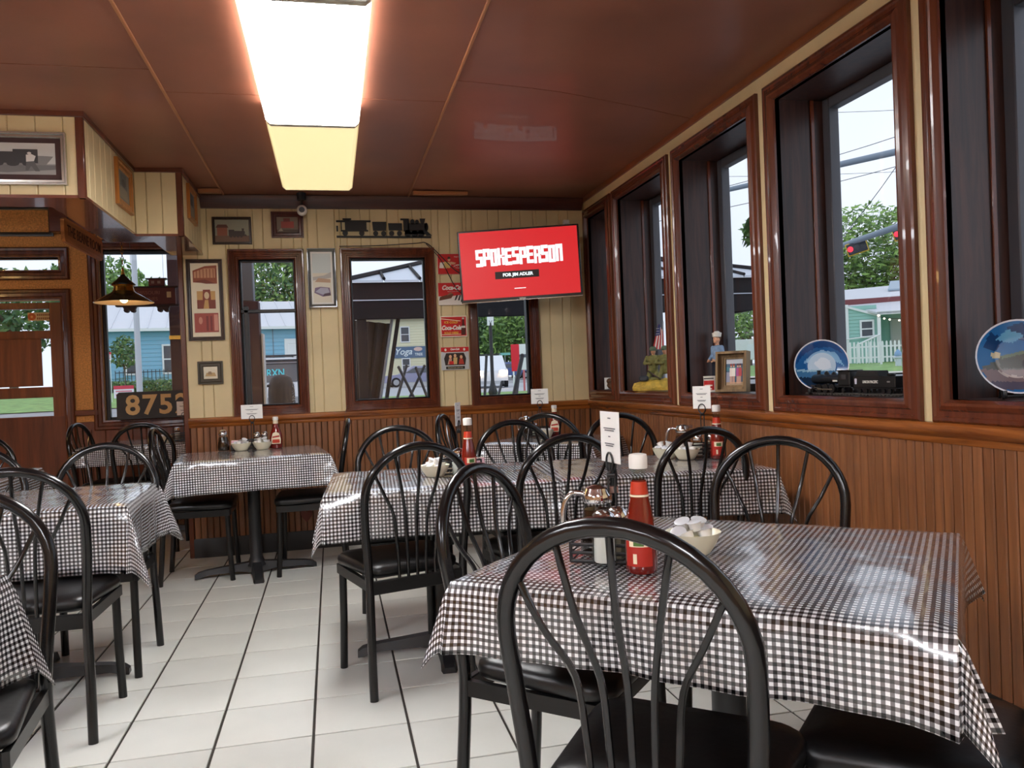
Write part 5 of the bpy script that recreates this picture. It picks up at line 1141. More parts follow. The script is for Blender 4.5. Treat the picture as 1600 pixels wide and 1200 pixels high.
ground('kerb', mat('pale_kerb', (200, 196, 184), .9), [30.6, 31.5], rg(26, 60, 14), .06); ground('road', mat('road_light', (176, 178, 182), .9), [40, 55], rg(-3, 22, 14), .03)
def frame_at(px_, d, yaw=0.0):                                   # a ground frame facing the window: x to the right, y away
    p = PD(px_, 575, d); a = math.atan2(p.x, p.y)
    return (p.x, p.y, gz(p.x, p.y)), -a+yaw, d/1260/math.cos(a-.2195)
BLUE = mat('blue_clapboard', (132, 186, 214), .7); WROOF = mat('pale_metal_roof', (206, 208, 214), .45); WTRIM = mat('white_exterior', (232, 234, 236), .6)
TEAL = mat('teal_clapboard', (150, 196, 186), .7); YEL = mat('cream_clapboard', (226, 222, 190), .7); DKG = mat('dark_window', (70, 76, 84), .2)
def clap(parent, x0, x1, y, z0, z1, m, step=.16, name='clapboard'):
    n = int((z1-z0)/step)
    for k in range(n):
        z = z0+step*k; o = MB().prism([(y-.035, z), (y-.012, z+step*.98), (y+.02, z+step*.98), (y+.02, z)], x0, x1, 'X'); o.build(name, m, parent, smooth=0)
# blue building beyond the car park
loc, rz, s_ = frame_at(330, 40)
bb = thing('blue_building', 'long light blue clapboard building with a white metal roof beyond the car park', 'building', loc, rz)
gz0 = -.6; ev = 4.06-loc[2]
MB().box(-6.6, 7.0, .02, 6, gz0, ev).build('wall', BLUE, bb, smooth=0); clap(bb, -6.6, 7.0, 0, gz0, ev-.02, BLUE, .20)
MB().prism([(-.5, ev-.06), (-.5, ev+.03), (6.2, ev+1.95), (6.3, ev+1.85), (0, ev-.06)], -7, 7.4, 'X').build('roof', WROOF, bb, smooth=0)
rb = MB()
for k in range(18): x = -6.8+.8*k; rb.prism([(-.5, ev+.03), (-.5, ev+.07), (6.2, ev+1.99), (6.2, ev+1.95)], x, x+.04, 'X')
rb.build('roof_seam', WROOF, bb, smooth=0); MB().box(-7, 7.4, -.52, -.48, ev-.10, ev+.04).build('fascia', WTRIM, bb, smooth=0)
def win(parent, x, y, z, w, h, frame=.08, rows=2):
    f = MB().sweep(w, h, [(0, 0), (0, .05), (frame, .05), (frame, .0)], z0=z, x=x, y=y).build('window', WTRIM, parent, smooth=0)
    MB().box(x-w/2+frame*.5, x+w/2-frame*.5, y-.02, y-.01, z+frame*.5, z+h-frame*.5).build('pane', DKG, f, smooth=0)
    if rows > 1: MB().box(x-w/2+frame, x+w/2-frame, y-.045, y-.015, z+h*.5-.03, z+h*.5+.03).build('meeting_rail', WTRIM, f, smooth=0)
dd = MB().cbox(3.55, 4.45, -.06, 0, .1, 2.35, .02).build('door', WTRIM, bb, smooth=0)
for z0_, z1_ in ((.3, 1.0), (1.15, 2.15)): MB().sweep(.62, z1_-z0_, [(0, 0), (0, .02), (.05, .02), (.06, .0)], z0=z0_, x=4.0, y=-.06).build('door_panel', WTRIM, dd, smooth=0)
MB().box(2.98, 3.02, -.05, 0, gz0, ev).build('downpipe', mat('grey_pipe', (110, 130, 146), .5), bb, smooth=0)
win(bb, -3.55, -.04, .75, .62, 1.45); win(bb, -1.9, -.04, .75, .62, 1.45)
# trees
LEAF = [mat('leaf_green_a', (96, 128, 72), .7), mat('leaf_green_b', (134, 168, 86), .7), mat('leaf_green_c', (72, 104, 68), .7)]
BARK = mat('bark', (96, 84, 72), .9)
def tree(name, lab, base, h, crowns, nleaf, ls, mats=(0, 1), trunk=.18, seed=1, branches=6, cat='tree', group=None):
    rnd = random.Random(seed); t = thing(name, lab, cat, base, 0, group)
    b = MB(); top = Vector((0, 0, h*.55)); b.tube([(0, 0, -.3), (trunk*.3, 0, h*.25), (0, trunk*.2, h*.55)], [trunk, trunk*.8, trunk*.55], 8)
    for k in range(branches):
        c = crowns[k % len(crowns)]; e = Vector((c[0]+rnd.uniform(-.5, .5)*c[3], c[1]+rnd.uniform(-.5, .5)*c[4], c[2]+rnd.uniform(-.3, .4)*c[5])); st_ = Vector((0, 0, h*rnd.uniform(.25, .5)))
        b.tube([st_, (st_+e)/2+Vector((rnd.uniform(-.2, .2), 0, -.1))*h*.1, e], [trunk*.4, trunk*.25, trunk*.06], 6)
    b.build('trunk', BARK, t)
    m = MB(); tot = sum(c[3]*c[4]*c[5] for c in crowns)
    for c in crowns:
        for k in range(int(nleaf*c[3]*c[4]*c[5]/tot)):
            while True:
                v = Vector((rnd.uniform(-1, 1), rnd.uniform(-1, 1), rnd.uniform(-1, 1)))
                if .2 < v.length < 1: break
            p = Vector((c[0]+v.x*c[3], c[1]+v.y*c[4], c[2]+v.z*c[5])); q = Vector((rnd.gauss(0, 1), rnd.gauss(0, 1), rnd.gauss(0, 1))).normalized(); w = q.orthogonal().normalized(); l_ = ls*rnd.uniform(.6, 1.3)
            m.mat(rnd.randrange(len(mats))).add([p-q*l_, p-w*l_*.45, p+q*l_, p+w*l_*.45], [(0, 1, 2, 3)])
    o = m.build('leaves', [LEAF[i] for i in mats], t, smooth=0, recalc=False); o['kind'] = 'stuff'; return t
def tb(px_, d): p = PD(px_, 580, d); return (p.x, p.y, gz(p.x, p.y)-.1)
tree('oak_tree', 'large dense green tree rising behind the blue building', tb(435, 56), 10, [(0, 0, 7.0, 4.2, 3, 3.4), (-3, 0, 6, 2.6, 2.5, 2.4), (3, .5, 6, 2.6, 2.5, 2.6)], 6500, .24, (0, 2, 1), .35, 11, 9)
tree('oak_tree', 'loose green tree seen through the top of the alcove window', tb(205, 50), 9, [(-1.2, 0, 6.4, 2.4, 2, 2.0), (1.8, 0, 5.6, 1.7, 1.6, 1.4), (-3.6, 0, 6.4, 1.6, 1.6, 1.6)], 2600, .21, (1, 0), .22, 12, 10)
tree('oak_tree', 'leafy tree seen through the door glass', tb(20, 44), 8, [(0, 0, 4.6, 3.4, 2, 2.4), (-4, 0, 4.6, 2.6, 2, 2.2)], 2600, .24, (0, 2), .25, 13)
tree('sapling', 'small slender tree in front of the blue building', tb(195, 33), 2.6, [(0, 0, 1.95, .62, .5, .68)], 420, .11, (2, 0), .03, 14, 7)
tree('street_tree', 'big bright green tree behind the house with the picket fence', tb(1362, 62), 13, [(0, 0, 8.2, 5.4, 4, 4.0), (-4, 0, 6.8, 3.0, 3, 3.0), (4.6, 0, 9.2, 3.6, 3, 3.2), (1, -1, 5.6, 3.4, 3, 2.2)], 7000, .30, (1, 0, 1), .3, 15, 12)
tree('street_tree', 'bright round tree beyond the patio, seen through the third right window', tb(1172, 60), 5, [(0, 0, 3.0, 2.6, 2, 1.4), (2.6, 0, 2.8, 2, 2, 1.3)], 1500, .22, (1, 0), .2, 16)
tree('street_tree', 'dark tree behind the bright round one', tb(1160, 75), 6.4, [(0, 0, 4.6, 3.4, 2, 1.5)], 900, .24, (2, 0), .2, 17)
for i, (px_, d, hh, sd_) in enumerate(((752, 92, 13, 21), (790, 84, 12, 22), (826, 78, 10.5, 23))):
    tree('roadside_tree', ('dense tree line at the far side of the road, behind the white van', 'tall tree behind the blue parked car across the road', 'paler tree behind the red board across the road')[i], tb(px_, d), hh, [(0, 0, hh*.55, 4.4, 3, hh*.42), (-1.5, 0, hh*.32, 3.2, 2.5, hh*.28)], 3600, .30, (0, 2) if i < 2 else (1, 0), .3, sd_)
def palm(lab, px_, d, h, L):
    t = thing('sago_palm', lab, 'palm', tb(px_, d), 0); rnd = random.Random(int(px_)); 
    MB().lathe([(.16, -.2), (.15, h*.5), (.12, h)], 10).build('trunk', BARK, t)
    for k in range(16):
        a = 2*PI*k/16+rnd.uniform(-.1, .1); e = rnd.uniform(.15, 1.2); P = [Vector((math.cos(a)*L*q*math.cos(e*(1-q*.7)), math.sin(a)*L*q*math.cos(e*(1-q*.7)), h+L*q*math.sin(e)*(1-.75*q))) for q in (0, .33, .66, 1)]
        m = MB(); sd = Vector((-math.sin(a), math.cos(a), 0))
        for i in range(12):
            q = .1+.9*i/12; j = min(2, int(q*3)); p = P[j]+(P[j+1]-P[j])*(q*3-j); w_ = L*.20*math.sin(PI*min(1, q*.9+.1))
            for sg in (-1, 1): m.add([p, p+sd*sg*w_+Vector((math.cos(a), math.sin(a), -.3))*w_*.7, p+Vector((math.cos(a), math.sin(a), 0))*.05], [(0, 1, 2)])
        m.build('frond', LEAF[2 if k % 2 else 0], t, smooth=0, recalc=False)
palm('sago palm at the foot of the blue building, beside the street pole', 240, 37, .55, .85); palm('sago palm at the foot of the blue building, behind the hedge corner', 178, 37, .5, .85)
def hedge(lab, x0, x1, d, h):
    rnd = random.Random(5); p, q = PD(x0, 590, d), PD(x1, 590, d); t = thing('hedge', lab, 'hedge', (p.x, p.y, gz(p.x, p.y))); v = q-p; v.z = 0; m = MB()
    for k in range(1400):
        r_ = p*0+v*rnd.random()+Vector((rnd.uniform(-.2, .2), rnd.uniform(-.4, .4), rnd.uniform(-.1, h))); a = Vector((rnd.gauss(0, 1), rnd.gauss(0, 1), rnd.gauss(0, 1))).normalized(); w = a.orthogonal().normalized(); m.mat(rnd.randrange(2)).add([r_-a*.08, r_-w*.05, r_+a*.08, r_+w*.05], [(0, 1, 2, 3)])
    m.build('leaves', [LEAF[0], LEAF[2]], t, smooth=0, recalc=False)['kind'] = 'stuff'
hedge('low clipped hedge along the blue building', 168, 285, 36, .5)
def pole(name, lab, cat, px_, d, z, r_, m):
    b = tb(px_, d); t = thing(name, lab, cat, b); MB().tube([(0, 0, -.2), (0, 0, z)], [r_, r_*.8], 10).build('shaft', m, t); return t
pp = pole('street_pole', 'pale grey street pole in front of the blue building', 'pole', 217, 24, 7, .09, mat('pale_pole', (186, 190, 194), .6))
MB().tube([(0, 0, 6.6), (.9, 0, 7.0)], .05, 8).build('arm', _M['pale_pole'], pp)
fe = thing('iron_fence', 'thin black iron fence before the blue building', 'fence', tb(180, 38)); fr_ = PD(275, 590, 38)-PD(180, 590, 38); fr_.z = 0
for z in (.35, .95): MB().tube([(0, 0, z), (fr_.x, fr_.y, z)], .02, 5).build('rail', BLACKMETAL, fe)
for k in range(16): q = k/15; MB().tube([(fr_.x*q, fr_.y*q, 0), (fr_.x*q, fr_.y*q, 1.05)], .016, 4).build('picket', BLACKMETAL, fe)
def yard_sign(lab, px_, py, d, w, h, c1):
    p = PD(px_, py, d); t = thing('yard_sign', lab, 'sign', p, -math.atan2(p.x, p.y)); MB().box(-w/2, w/2, 0, .02, 0, h).build('panel', WTRIM, t, smooth=0)
    art(t, w, h, [(c1, R4(0, .72, 1, 1)), ((216, 120, 130), R4(.1, .5, .9, .6)), ((216, 150, 150), R4(.1, .2, .9, .35))], y=-.003)
    gg = gz(p.x, p.y)-p.z
    for s_ in (-.35, .35): MB().tube([(s_*w, .01, gg), (s_*w, .01, 0)], .012, 5).build('stake', WTRIM, t)
yard_sign('red and white sign board on the grass, low behind the number board', 194, 622, 22, .5, .34, (206, 60, 80)); yard_sign('small red and white notice by the blue building', 168, 563, 30, .26, .3, (206, 60, 80))
# vehicles: body swept from a side outline
TIRE = mat('tyre_black', (26, 26, 28), .8); GLS = mat('car_glass', (60, 66, 74), .1, coat=.5); ALLOY = mat('alloy', (170, 172, 176), .3, .7)
def vehicle(name, lab, cat, loc, rz, L, Wd, H, paint, kind):
    t = thing(name, lab, cat, loc, rz)                           # length along local x, nose at +x
    if kind == 'sedan': lower = [(-.5, .22), (-.49, .55), (-.30, .62), (.22, .62), (.46, .55), (.50, .42), (.49, .22)]; cab = [(-.36, .60), (-.22, .97), (.04, 1.0), (.22, .62)]
    else: lower = [(-.5, .2), (-.49, .58), (.30, .58), (.48, .52), (.50, .38), (.49, .2)]; cab = [(-.485, .57), (-.44, .96), (-.36, 1.0), (.12, .98), (.28, .58)]
    A = lambda P, k=1.0: [(x*L, z*H) for x, z in P]
    MB().prism(A(lower), -Wd/2, Wd/2, 'Y').build('body', paint, t, smooth=30)
    w2 = Wd*.44; vs = []; P = A(cab)
    n = len(P); c_ = MB(); wt = [Wd*.48 if z < .7*H else Wd*.40 for x, z in P]
    c_.add([(x, -w, z) for (x, z), w in zip(P, wt)]+[(x, w, z) for (x, z), w in zip(P, wt)], [tuple(range(n)), tuple(range(n, 2*n))[::-1]]+[(i, i+n, (i+1) % n+n, (i+1) % n) for i in range(n)]); c_.build('cabin', paint, t, smooth=30)
    cx = sum(p[0] for p in P)/n; cz = sum(p[1] for p in P)/n
    for sg in (-1, 1):
        q = [(cx+(x-cx)*.84, sg*(w+.012), cz+(z-cz)*.72) for (x, z), w in zip(P, wt)]; MB().add(q, [tuple(range(n))]).build('side_window', GLS, t, smooth=0)
        MB().add([(cx+(x-cx)*.84+0, sg*(w+.013), cz+(z-cz)*.72) for (x, z), w in zip(P, wt)][:0]+[(.0, sg*(Wd*.44), .64*H), (.03, sg*(Wd*.44), .64*H), (.03, sg*Wd*.42, .93*H), (0, sg*Wd*.42, .93*H)], [(0, 1, 2, 3)]).build('pillar', paint, t, smooth=0)
        MB().cbox(L*.47, L*.503, sg*Wd*.30-.16, sg*Wd*.30+.16, H*.42, H*.52, .02).build('headlight', WTRIM, t); MB().cbox(-L*.503, -L*.48, sg*Wd*.42-.09, sg*Wd*.42+.09, H*.38, H*.58, .02).build('tail_light', mat('tail_red', (170, 40, 40), .3), t)
        for x in (-.31, .31):
            w_ = MB(); w_.T = Matrix.Translation((x*L, sg*(Wd/2-.08), .33)) @ Matrix.Rotation(PI/2, 4, 'X'); w_.lathe([(.22, -.12), (.32, -.11), (.33, -.08), (.33, .08), (.32, .11), (.22, .12)], 18); o = w_.build('wheel', TIRE, t)
            w_ = MB(); w_.T = Matrix.Translation((x*L, sg*(Wd/2-.08), .33)) @ Matrix.Rotation(PI/2, 4, 'X'); w_.lathe([(.20, -.125), (.20, .125)], 14); w_.build('hub', ALLOY, o)
    if kind == 'suv':
        ga = [(-.487*L-.012, y_, z_) for y_, z_ in ((-.43*Wd, .60*H), (.43*Wd, .60*H), (.38*Wd, .90*H), (-.38*Wd, .90*H))]; ga = [(x+(z-.6*H)*.11*L/H/.36*.0+ (z-.60*H)/(.30*H)*.040*L, y_, z) for x, y_, z in ga]
        MB().add(ga, [(0, 1, 2, 3)]).build('rear_window', GLS, t, smooth=0)
        MB().cbox(-.475*L, -.40*L, -.38*Wd, .38*Wd, .925*H, .965*H, .02).build('spoiler', mat('spoiler_dark', (44, 48, 56), .3), t)
        for sg in (-1, 1): MB().tube([(-.38*L, sg*.36*Wd, 1.0*H), (-.36*L, sg*.36*Wd, 1.04*H), (.05*L, sg*.36*Wd, 1.04*H), (.08*L, sg*.36*Wd, 1.0*H)], .02, 6).build('roof_rail', BLACKMETAL, t)
        for x in (-.30, -.08): MB().tube([(x*L, -.36*Wd, 1.04*H), (x*L, .36*Wd, 1.04*H)], .022, 6).build('cross_bar', BLACKMETAL, t)
        MB().cbox(-.515*L, -.48*L, -.49*Wd, .49*Wd, .22*H, .36*H, .03).build('bumper', mat('bumper_grey', (150, 152, 156), .5), t); MB().cbox(-.500*L, -.492*L, -.17, .17, .42*H, .50*H, .004).build('licence_plate', col((214, 206, 206)), t)
    return t
p = PD(424, 600, 25); az = math.atan2(p.x, p.y)
suv = vehicle('parked_suv', 'white sport utility car parked with its rear to the left far window', 'car', (p.x, p.y, .16), PI/2-az, 4.6, 1.9, 1.78, mat('car_white', (226, 228, 232), .25, coat=.5), 'suv'); suv.rotation_euler.z = PI/2-az+.05
text('monogram', 'RXN', .30, col((90, 214, 226)), suv, (-.487*4.6+.055, -.02, 1.32), rot=(PI/2, 0, -PI/2), fat=.006, sx=.8)
p = PD(648, 596, 56); vehicle('parked_sedan', 'lilac grey saloon car in front of the cream house beyond the grass', 'car', (p.x, p.y, gz(p.x, p.y)+.05), PI+.1, 4.7, 1.8, 1.42, mat('car_lilac', (146, 148, 176), .3, coat=.4), 'sedan')
p = PD(765, 586, 48); vn = vehicle('oncoming_van', 'white van with glaring headlights on the road outside the corner window', 'van', (p.x, p.y, gz(p.x, p.y)+.03), -PI/2-.15, 4.8, 1.9, 1.9, mat('car_white', (0, 0, 0)), 'suv')
for sg in (-1, 1): MB().ball((2.45, sg*.66, .86), (.03, .14, .12), 10, 8).build('lamp', emit('headlamp', (255, 214, 160), 22), vn)
p = PD(792, 572, 70); vehicle('parked_sedan', 'small blue car parked across the road by the red board', 'car', (p.x, p.y, gz(p.x, p.y)+.05), .1, 4.3, 1.75, 1.5, mat('car_blue', (76, 96, 150), .3, coat=.4), 'sedan')
# cream house with a blue sign
loc, rz, s_ = frame_at(630, 78); yh = thing('cream_house', 'two-storey cream clapboard house with a blue sign, beyond the saloon car', 'building', loc, rz)
MB().box(-4, 2.45, .03, 7, -1, 6.2).build('wall', YEL, yh, smooth=0); clap(yh, -4, 2.45, 0, -.6, 6.1, YEL, .26); MB().box(2.45, 3.25, -.05, 4, -1, 6.4).build('corner_tower', mat('grey_blue_board', (160, 178, 196), .7), yh, smooth=0)
MB().prism([(-.6, 6.1), (-.6, 6.25), (3.5, 8.2), (7.6, 6.25), (7.6, 6.1)], -4.5, 2.6, 'X').build('roof', mat('brown_shingle', (150, 140, 130), .8), yh, smooth=0)
win(yh, .3, -.04, 3.85, .92, 1.55, .10); win(yh, .3, -.04, .95, .85, 1.4, .10); win(yh, -2.2, -.04, 3.85, .92, 1.55, .10)
sgn = MB().box(-.95, 2.35, -.10, -.05, 2.35, 3.45).build('sign_panel', col((84, 112, 142)), yh, smooth=0); text('lettering', 'Yoga', .85, col((224, 236, 240)), yh, (.05, -.11, 2.95), shear=.3, fat=.01); text('lettering', 'TREE', .34, col((224, 236, 240)), yh, (1.55, -.11, 2.66), fat=.008)
MB().prism([(p[0], p[1]) for p in ell(1.5, 3.18, .42, .20, 12)], -.12, -.10, 'Y').build('sign_badge', col((222, 190, 180)), yh, smooth=0)
# patio canopy along the yard
DARKP = mat('dark_patio_paint', (22, 21, 25), .7, spec=.25); PANEL = mat('galvanised_roof', (196, 202, 212), .4, .2)
pc = thing('patio_canopy', 'dark patio roof with pale standing-seam metal sheets, crossing behind the corner windows', 'canopy', (0, 0, 0))
X0, X1, Y0, ZF0, ZF1 = .34, 7.55, 12.0, 2.06, 2.60
MB().cbox(X0, X1, Y0, Y0+.08, ZF0, ZF1, .01).build('front_fascia', DARKP, pc); MB().cbox(X0, X0+.08, Y0+.08, 15.4, ZF0+.1, ZF1, .01).build('side_fascia', DARKP, pc); MB().cbox(X1-.08, X1, Y0+.08, 15.4, ZF0+.1, ZF1, .01).build('side_fascia', DARKP, pc)
MB().cbox(X0-.02, X1+.02, Y0-.02, Y0+.0, 2.33, 2.345, .002).build('fascia_line', PANEL, pc)
n = 14
for k in range(n):
    xa, xb = X0-.06+(X1-X0+.12)*k/n, X0-.06+(X1-X0+.12)*(k+1)/n; ta, tb_ = min(1, (xa-X0+.1)/2.2, (X1-xa+.1)/2.2), min(1, (xb-X0+.1)/2.2, (X1-xb+.1)/2.2); ta, tb_ = max(ta, .02), max(tb_, .02)
    ya, za = Y0-.1, ZF1+.02; q = lambda t_: (ya+3.3*t_, za+.86*t_)
    MB().add([(xa+.01, ya, za), (xb-.01, ya, za), (xb-.01, *q(tb_)), (xa+.01, *q(ta)), (xa+.01, ya, za-.03), (xb-.01, ya, za-.03), (xb-.01, q(tb_)[0], q(tb_)[1]-.03), (xa+.01, q(ta)[0], q(ta)[1]-.03)], [(0, 1, 2, 3), (4, 7, 6, 5), (0, 4, 5, 1), (1, 5, 6, 2), (2, 6, 7, 3), (3, 7, 4, 0)]).build('roof_sheet', PANEL, pc, smooth=0)
    MB().tube([(xb, ya-.01, za+.02), (xb, q(tb_)[0], q(tb_)[1]+.02)], .025, 6).build('seam', DARKP, pc)
for xx, sg in ((X0-.06, 1), (X1+.06, -1)): MB().tube([(xx, Y0-.1, ZF1+.03), (xx+sg*2.2, Y0+3.2, ZF1+.9)], .05, 6).build('hip_cap', DARKP, pc)
MB().box(X0+.1, X1-.1, Y0+.1, 18, ZF1-.06, ZF1-.02).build('soffit_board', DARKP, pc, smooth=0)
for xx in (X0+.12, 4.0, X1-.15): MB().cbox(xx-.07, xx+.07, Y0+.02, Y0+.16, -.4, ZF0, .01).build('post', DARKP, pc)
cu = thing('patio_curtain', 'dark rolled-down patio curtain hanging under the left end of the canopy', 'curtain', (0, 0, 0))
pA, pB, pC_, pD_ = PD(549, 500, 12.2), PD(613, 506, 12.2), PD(594, 625, 12.2), PD(549, 625, 12.2)
c_ = MB(); vs = []
for i in range(13):
    u = i/12
    for j in range(7):
        v = j/6; a = pA+(pB-pA)*u; b_ = pD_+(pC_-pD_)*u; p_ = a+(b_-a)*v; vs.append((p_.x, p_.y+.05*math.sin(u*25), p_.z))
c_.add(vs, [(i*7+j, i*7+j+1, (i+1)*7+j+1, (i+1)*7+j) for i in range(12) for j in range(6)]); c_.build('sheet', mat('dark_vinyl_curtain', (34, 32, 34), .6), cu, smooth=60)
MB().tube([pB+Vector((0, -.05, .1)), pC_+Vector((0, -.05, 0))], .022, 8).build('clear_roll', mat('cloudy_plastic', (130, 130, 132), .3), cu); MB().tube([pB+Vector((.09, -.08, .1)), pC_+Vector((.09, -.08, 0))], .03, 8).build('frame_edge', DARKP, cu)
# porch post by the left far window
pt = thing('porch_post', 'dark brown porch post with a grey upper part just outside the left far window', 'post', (-.660, 7.3, -.4))
MB().cbox(-.085, .075, -.08, .08, 0, 2.28, .006).build('lower_part', mat('dark_plum_paint', (66, 44, 50), .6), pt); MB().cbox(-.125, .035, -.08, .10, 2.28, 3.3, .006).build('upper_part', mat('grey_post_paint', (98, 104, 114), .6), pt); MB().cbox(-.100, -.086, -.085, .085, 0, 2.02, .003).build('pale_edge', mat('pale_edge', (190, 188, 186), .5), pt); MB().cbox(.085, .102, -.085, .085, 0, 2.0, .003).build('pale_edge', _M['pale_edge'], pt)
pt2 = thing('porch_post', 'dark post with a pale band outside the right part of the alcove window', 'post', (-1.455, 8.35, -.4)); MB().cbox(-.05, .05, -.05, .05, 0, 3.2, .006).build('shaft', mat('dark_plum_paint', (0, 0, 0)), pt2); MB().cbox(-.056, .056, -.056, .056, 2.03, 2.07, .004).build('band', BRASS, pt2)
# covered barrel shape outside the left window
p = PD(441, 640, 9.0); cg = thing('covered_grill', 'rounded dark covered object with a side handle just outside the left far window', 'grill', (p.x, p.y, gz(p.x, p.y)), .12)
top = PD(441, 585, 9.0).z-gz(p.x, p.y); wv = .135
MB().lathe([(wv, 0), (wv*1.05, .3), (wv*1.08, top-.22), (wv*1.02, top-.12), (wv*.8, top-.04), (wv*.4, top-.005), (0, top)], 22).build('cover', mat('dark_cover', (40, 34, 32), .7, bump=.4, bscale=20), cg, smooth=60)
MB().tube([(-wv*.8, -.02, top-.11), (-wv*1.5, -.03, top-.14), (-wv*1.75, -.03, top-.155)], .014, 8).build('handle', BLACKMETAL, cg)
m = MB(); rnd = random.Random(4)
for k in range(70): a = rnd.uniform(-.75, -.35)*1.0; z = rnd.uniform(top-.42, top-.10); r_ = wv*1.09; m.ball((r_*math.cos(a), r_*math.sin(a), z), .005, 5, 4)
m.build('metal_flecks', ALLOY, cg)['kind'] = 'stuff'
# crossed stakes outside the middle and corner windows
def stake(lab, a, b, d, r_=.014): 
    p, q = PD(*a, d), PD(*b, d+.15); t = thing('garden_stake', lab, 'stake', p); MB().tube([(0, 0, 0), (p*0+(q-p))[:]], r_, 8).build('rod', BLACKMETAL, t); MB().ball(tuple(q-p), r_*1.15, 8, 6).build('cap', BLACKMETAL, t)
ST_ = 'black stake outside the middle far window, '
stake(ST_+'left-leaning one of the first crossed pair', (652, 632), (623, 574), 8); stake(ST_+'right-leaning one of the first crossed pair', (618, 632), (635, 572), 8.1); stake(ST_+'left-leaning one of the second crossed pair', (672, 632), (650, 575), 8.2); stake(ST_+'right-leaning one of the second crossed pair', (634, 634), (663, 572), 8.3)
stake('black upright stake outside the corner window, nearest its left edge', (757, 628), (760, 557), 8); stake('short leaning black stake in the middle of the corner window', (776, 628), (784, 598), 8.1); stake('thick leaning black stake at the right of the corner window', (801, 628), (816, 556), 8.2, .022); stake('second black stake beside the thick leaning one', (806, 628), (812, 575), 8.4, .014)
# street furniture through the corner window
lpz = tb(769, 34); lz = thing('street_lamp_post', 'black street lamp post with a fluted base and a white notice on top', 'lamp post', lpz); hz = PD(769, 505, 34).z-lpz[2]
MB().lathe([(.20, 0), (.22, .1), (.16, .2), (.20, .35), (.13, .6), (.09, .75), (.075, .9), (.07, hz)], 14).build('post', BLACKMETAL, lz); MB().cbox(-.14, .14, -.06, -.03, hz-.1, hz+.35, .01).build('notice', WTRIM, lz); text('letter', 'V', .22, col((30, 40, 60)), lz, (0, -.062, hz+.03))
q = tb(801, 80); pole('utility_pole', 'wooden utility pole in front of the far trees', 'pole', 801, 80, 8, .13, BARK)
q = tb(790, 66); ss = thing('street_sign', 'small green street name sign on a thin post across the road', 'sign', q); MB().tube([(0, 0, 0), (0, 0, 2.3)], .03, 6).build('post', ALLOY, ss); MB().box(-.45, .45, -.03, 0, 2.2, 2.4).build('blade', col((120, 190, 176)), ss, smooth=0)
q = PD(806, 582, 40); rb_ = thing('red_board', 'tall red and white advertising board on legs across the road', 'sign', (q.x, q.y, gz(q.x, q.y)), -.25); zz = PD(806, 580, 40).z-gz(q.x, q.y); hh = 42/1260*40
MB().cbox(-.2, .2, 0, .10, zz, zz+hh, .01).build('red_panel', mat('sign_red', (226, 30, 50), .4), rb_); MB().cbox(.2, .85, .02, .09, zz+.05, zz+hh, .01).build('white_panel', WTRIM, rb_)
MB().cbox(.2, .85, .01, .02, zz+hh*.5, zz+hh*.62, .004).build('dark_band', col((90, 96, 110)), rb_); MB().cbox(.35, .45, .02, .08, 0, zz+.05, .01).build('leg', mat('sign_pink', (206, 110, 120), .5), rb_); MB().cbox(-.15, -.07, .02, .08, 0, zz+.05, .01).build('leg', WTRIM, rb_)
# traffic signals and wires through the second right window
SIG = mat('signal_black', (40, 44, 56), .5); SIGY = mat('signal_yellow', (226, 190, 60), .5); ARM = mat('mast_grey', (128, 142, 156), .5)
ma_ = thing('traffic_mast_arm', 'grey mast arm crossing the sky with two horizontal traffic lights', 'traffic light', (0, 0, 0)); a_, b_ = PD(1230, 413, 27), PD(1520, 314, 20)
MB().tube([a_, b_], [.06, .11], 10).build('arm', ARM, ma_); gB = gz(b_.x, b_.y); MB().tube([(b_.x, b_.y, gB-.2), (b_.x, b_.y, b_.z+.6)], .13, 10).build('pole', ARM, ma_)
for (cx, cy_) in ((1339, 387), (1412, 363)):
    p = PD(cx, cy_, 24); an = math.atan2(p.x, p.y); f = (b_-a_); tl = math.atan2(f.z, math.hypot(f.x, f.y))
    h_ = MB(); h_.T = Matrix.Translation(p) @ Matrix.Rotation(-an, 4, 'Z') @ Matrix.Rotation(-.26, 4, 'Y')
    bk = MB(); bk.T = h_.T; bk.cbox(-.30, .30, .0, .03, -.19, .19, .01).build('backplate', SIGY, ma_); h_.cbox(-.27, .27, -.10, 0, -.155, .155, .01).build('signal_body', SIG, ma_)
    for k, c_ in enumerate(((214, 40, 60), (50, 52, 58), (50, 54, 58))):
        l_ = MB(); l_.T = h_.T @ Matrix.Translation((-.19+.19*k, -.10, 0)) @ Matrix.Rotation(PI/2, 4, 'X'); l_.lathe([(.085, 0), (.085, .012), (0, .02)], 16); l_.build('lens', emit('signal_red_on', (226, 50, 70), .8) if k == 0 else col(c_, .3), ma_)
    MB().tube([p, p+Vector((0, 0, .25))], .03, 6).build('bracket', ARM, ma_)
mm = thing('mast_arm', 'thick grey-blue mast arm higher up in the sky outside the second right window', 'pole', (0, 0, 0)); a_, b_ = PD(1100, 305, 22), PD(1530, 208, 17); MB().tube([a_, b_], [.06, .085], 10).build('arm', ARM, mm); MB().tube([(b_.x, b_.y, gz(b_.x, b_.y)-.2), (b_.x, b_.y, b_.z+.3)], .13, 10).build('pole', ARM, mm)
WR = mat('overhead_wire', (60, 62, 70), .6)
def wire(lab, a, b, d0, d1, r_=.012):
    p, q = PD(*a, d0), PD(*b, d1); P = [p+(q-p)*k/8-Vector((0, 0, .25*math.sin(PI*k/8))) for k in range(9)]
    tag(MB().tube(P, r_, 5).build('overhead_wire', WR, None, smooth=60), lab, 'wire', 'overhead wires')
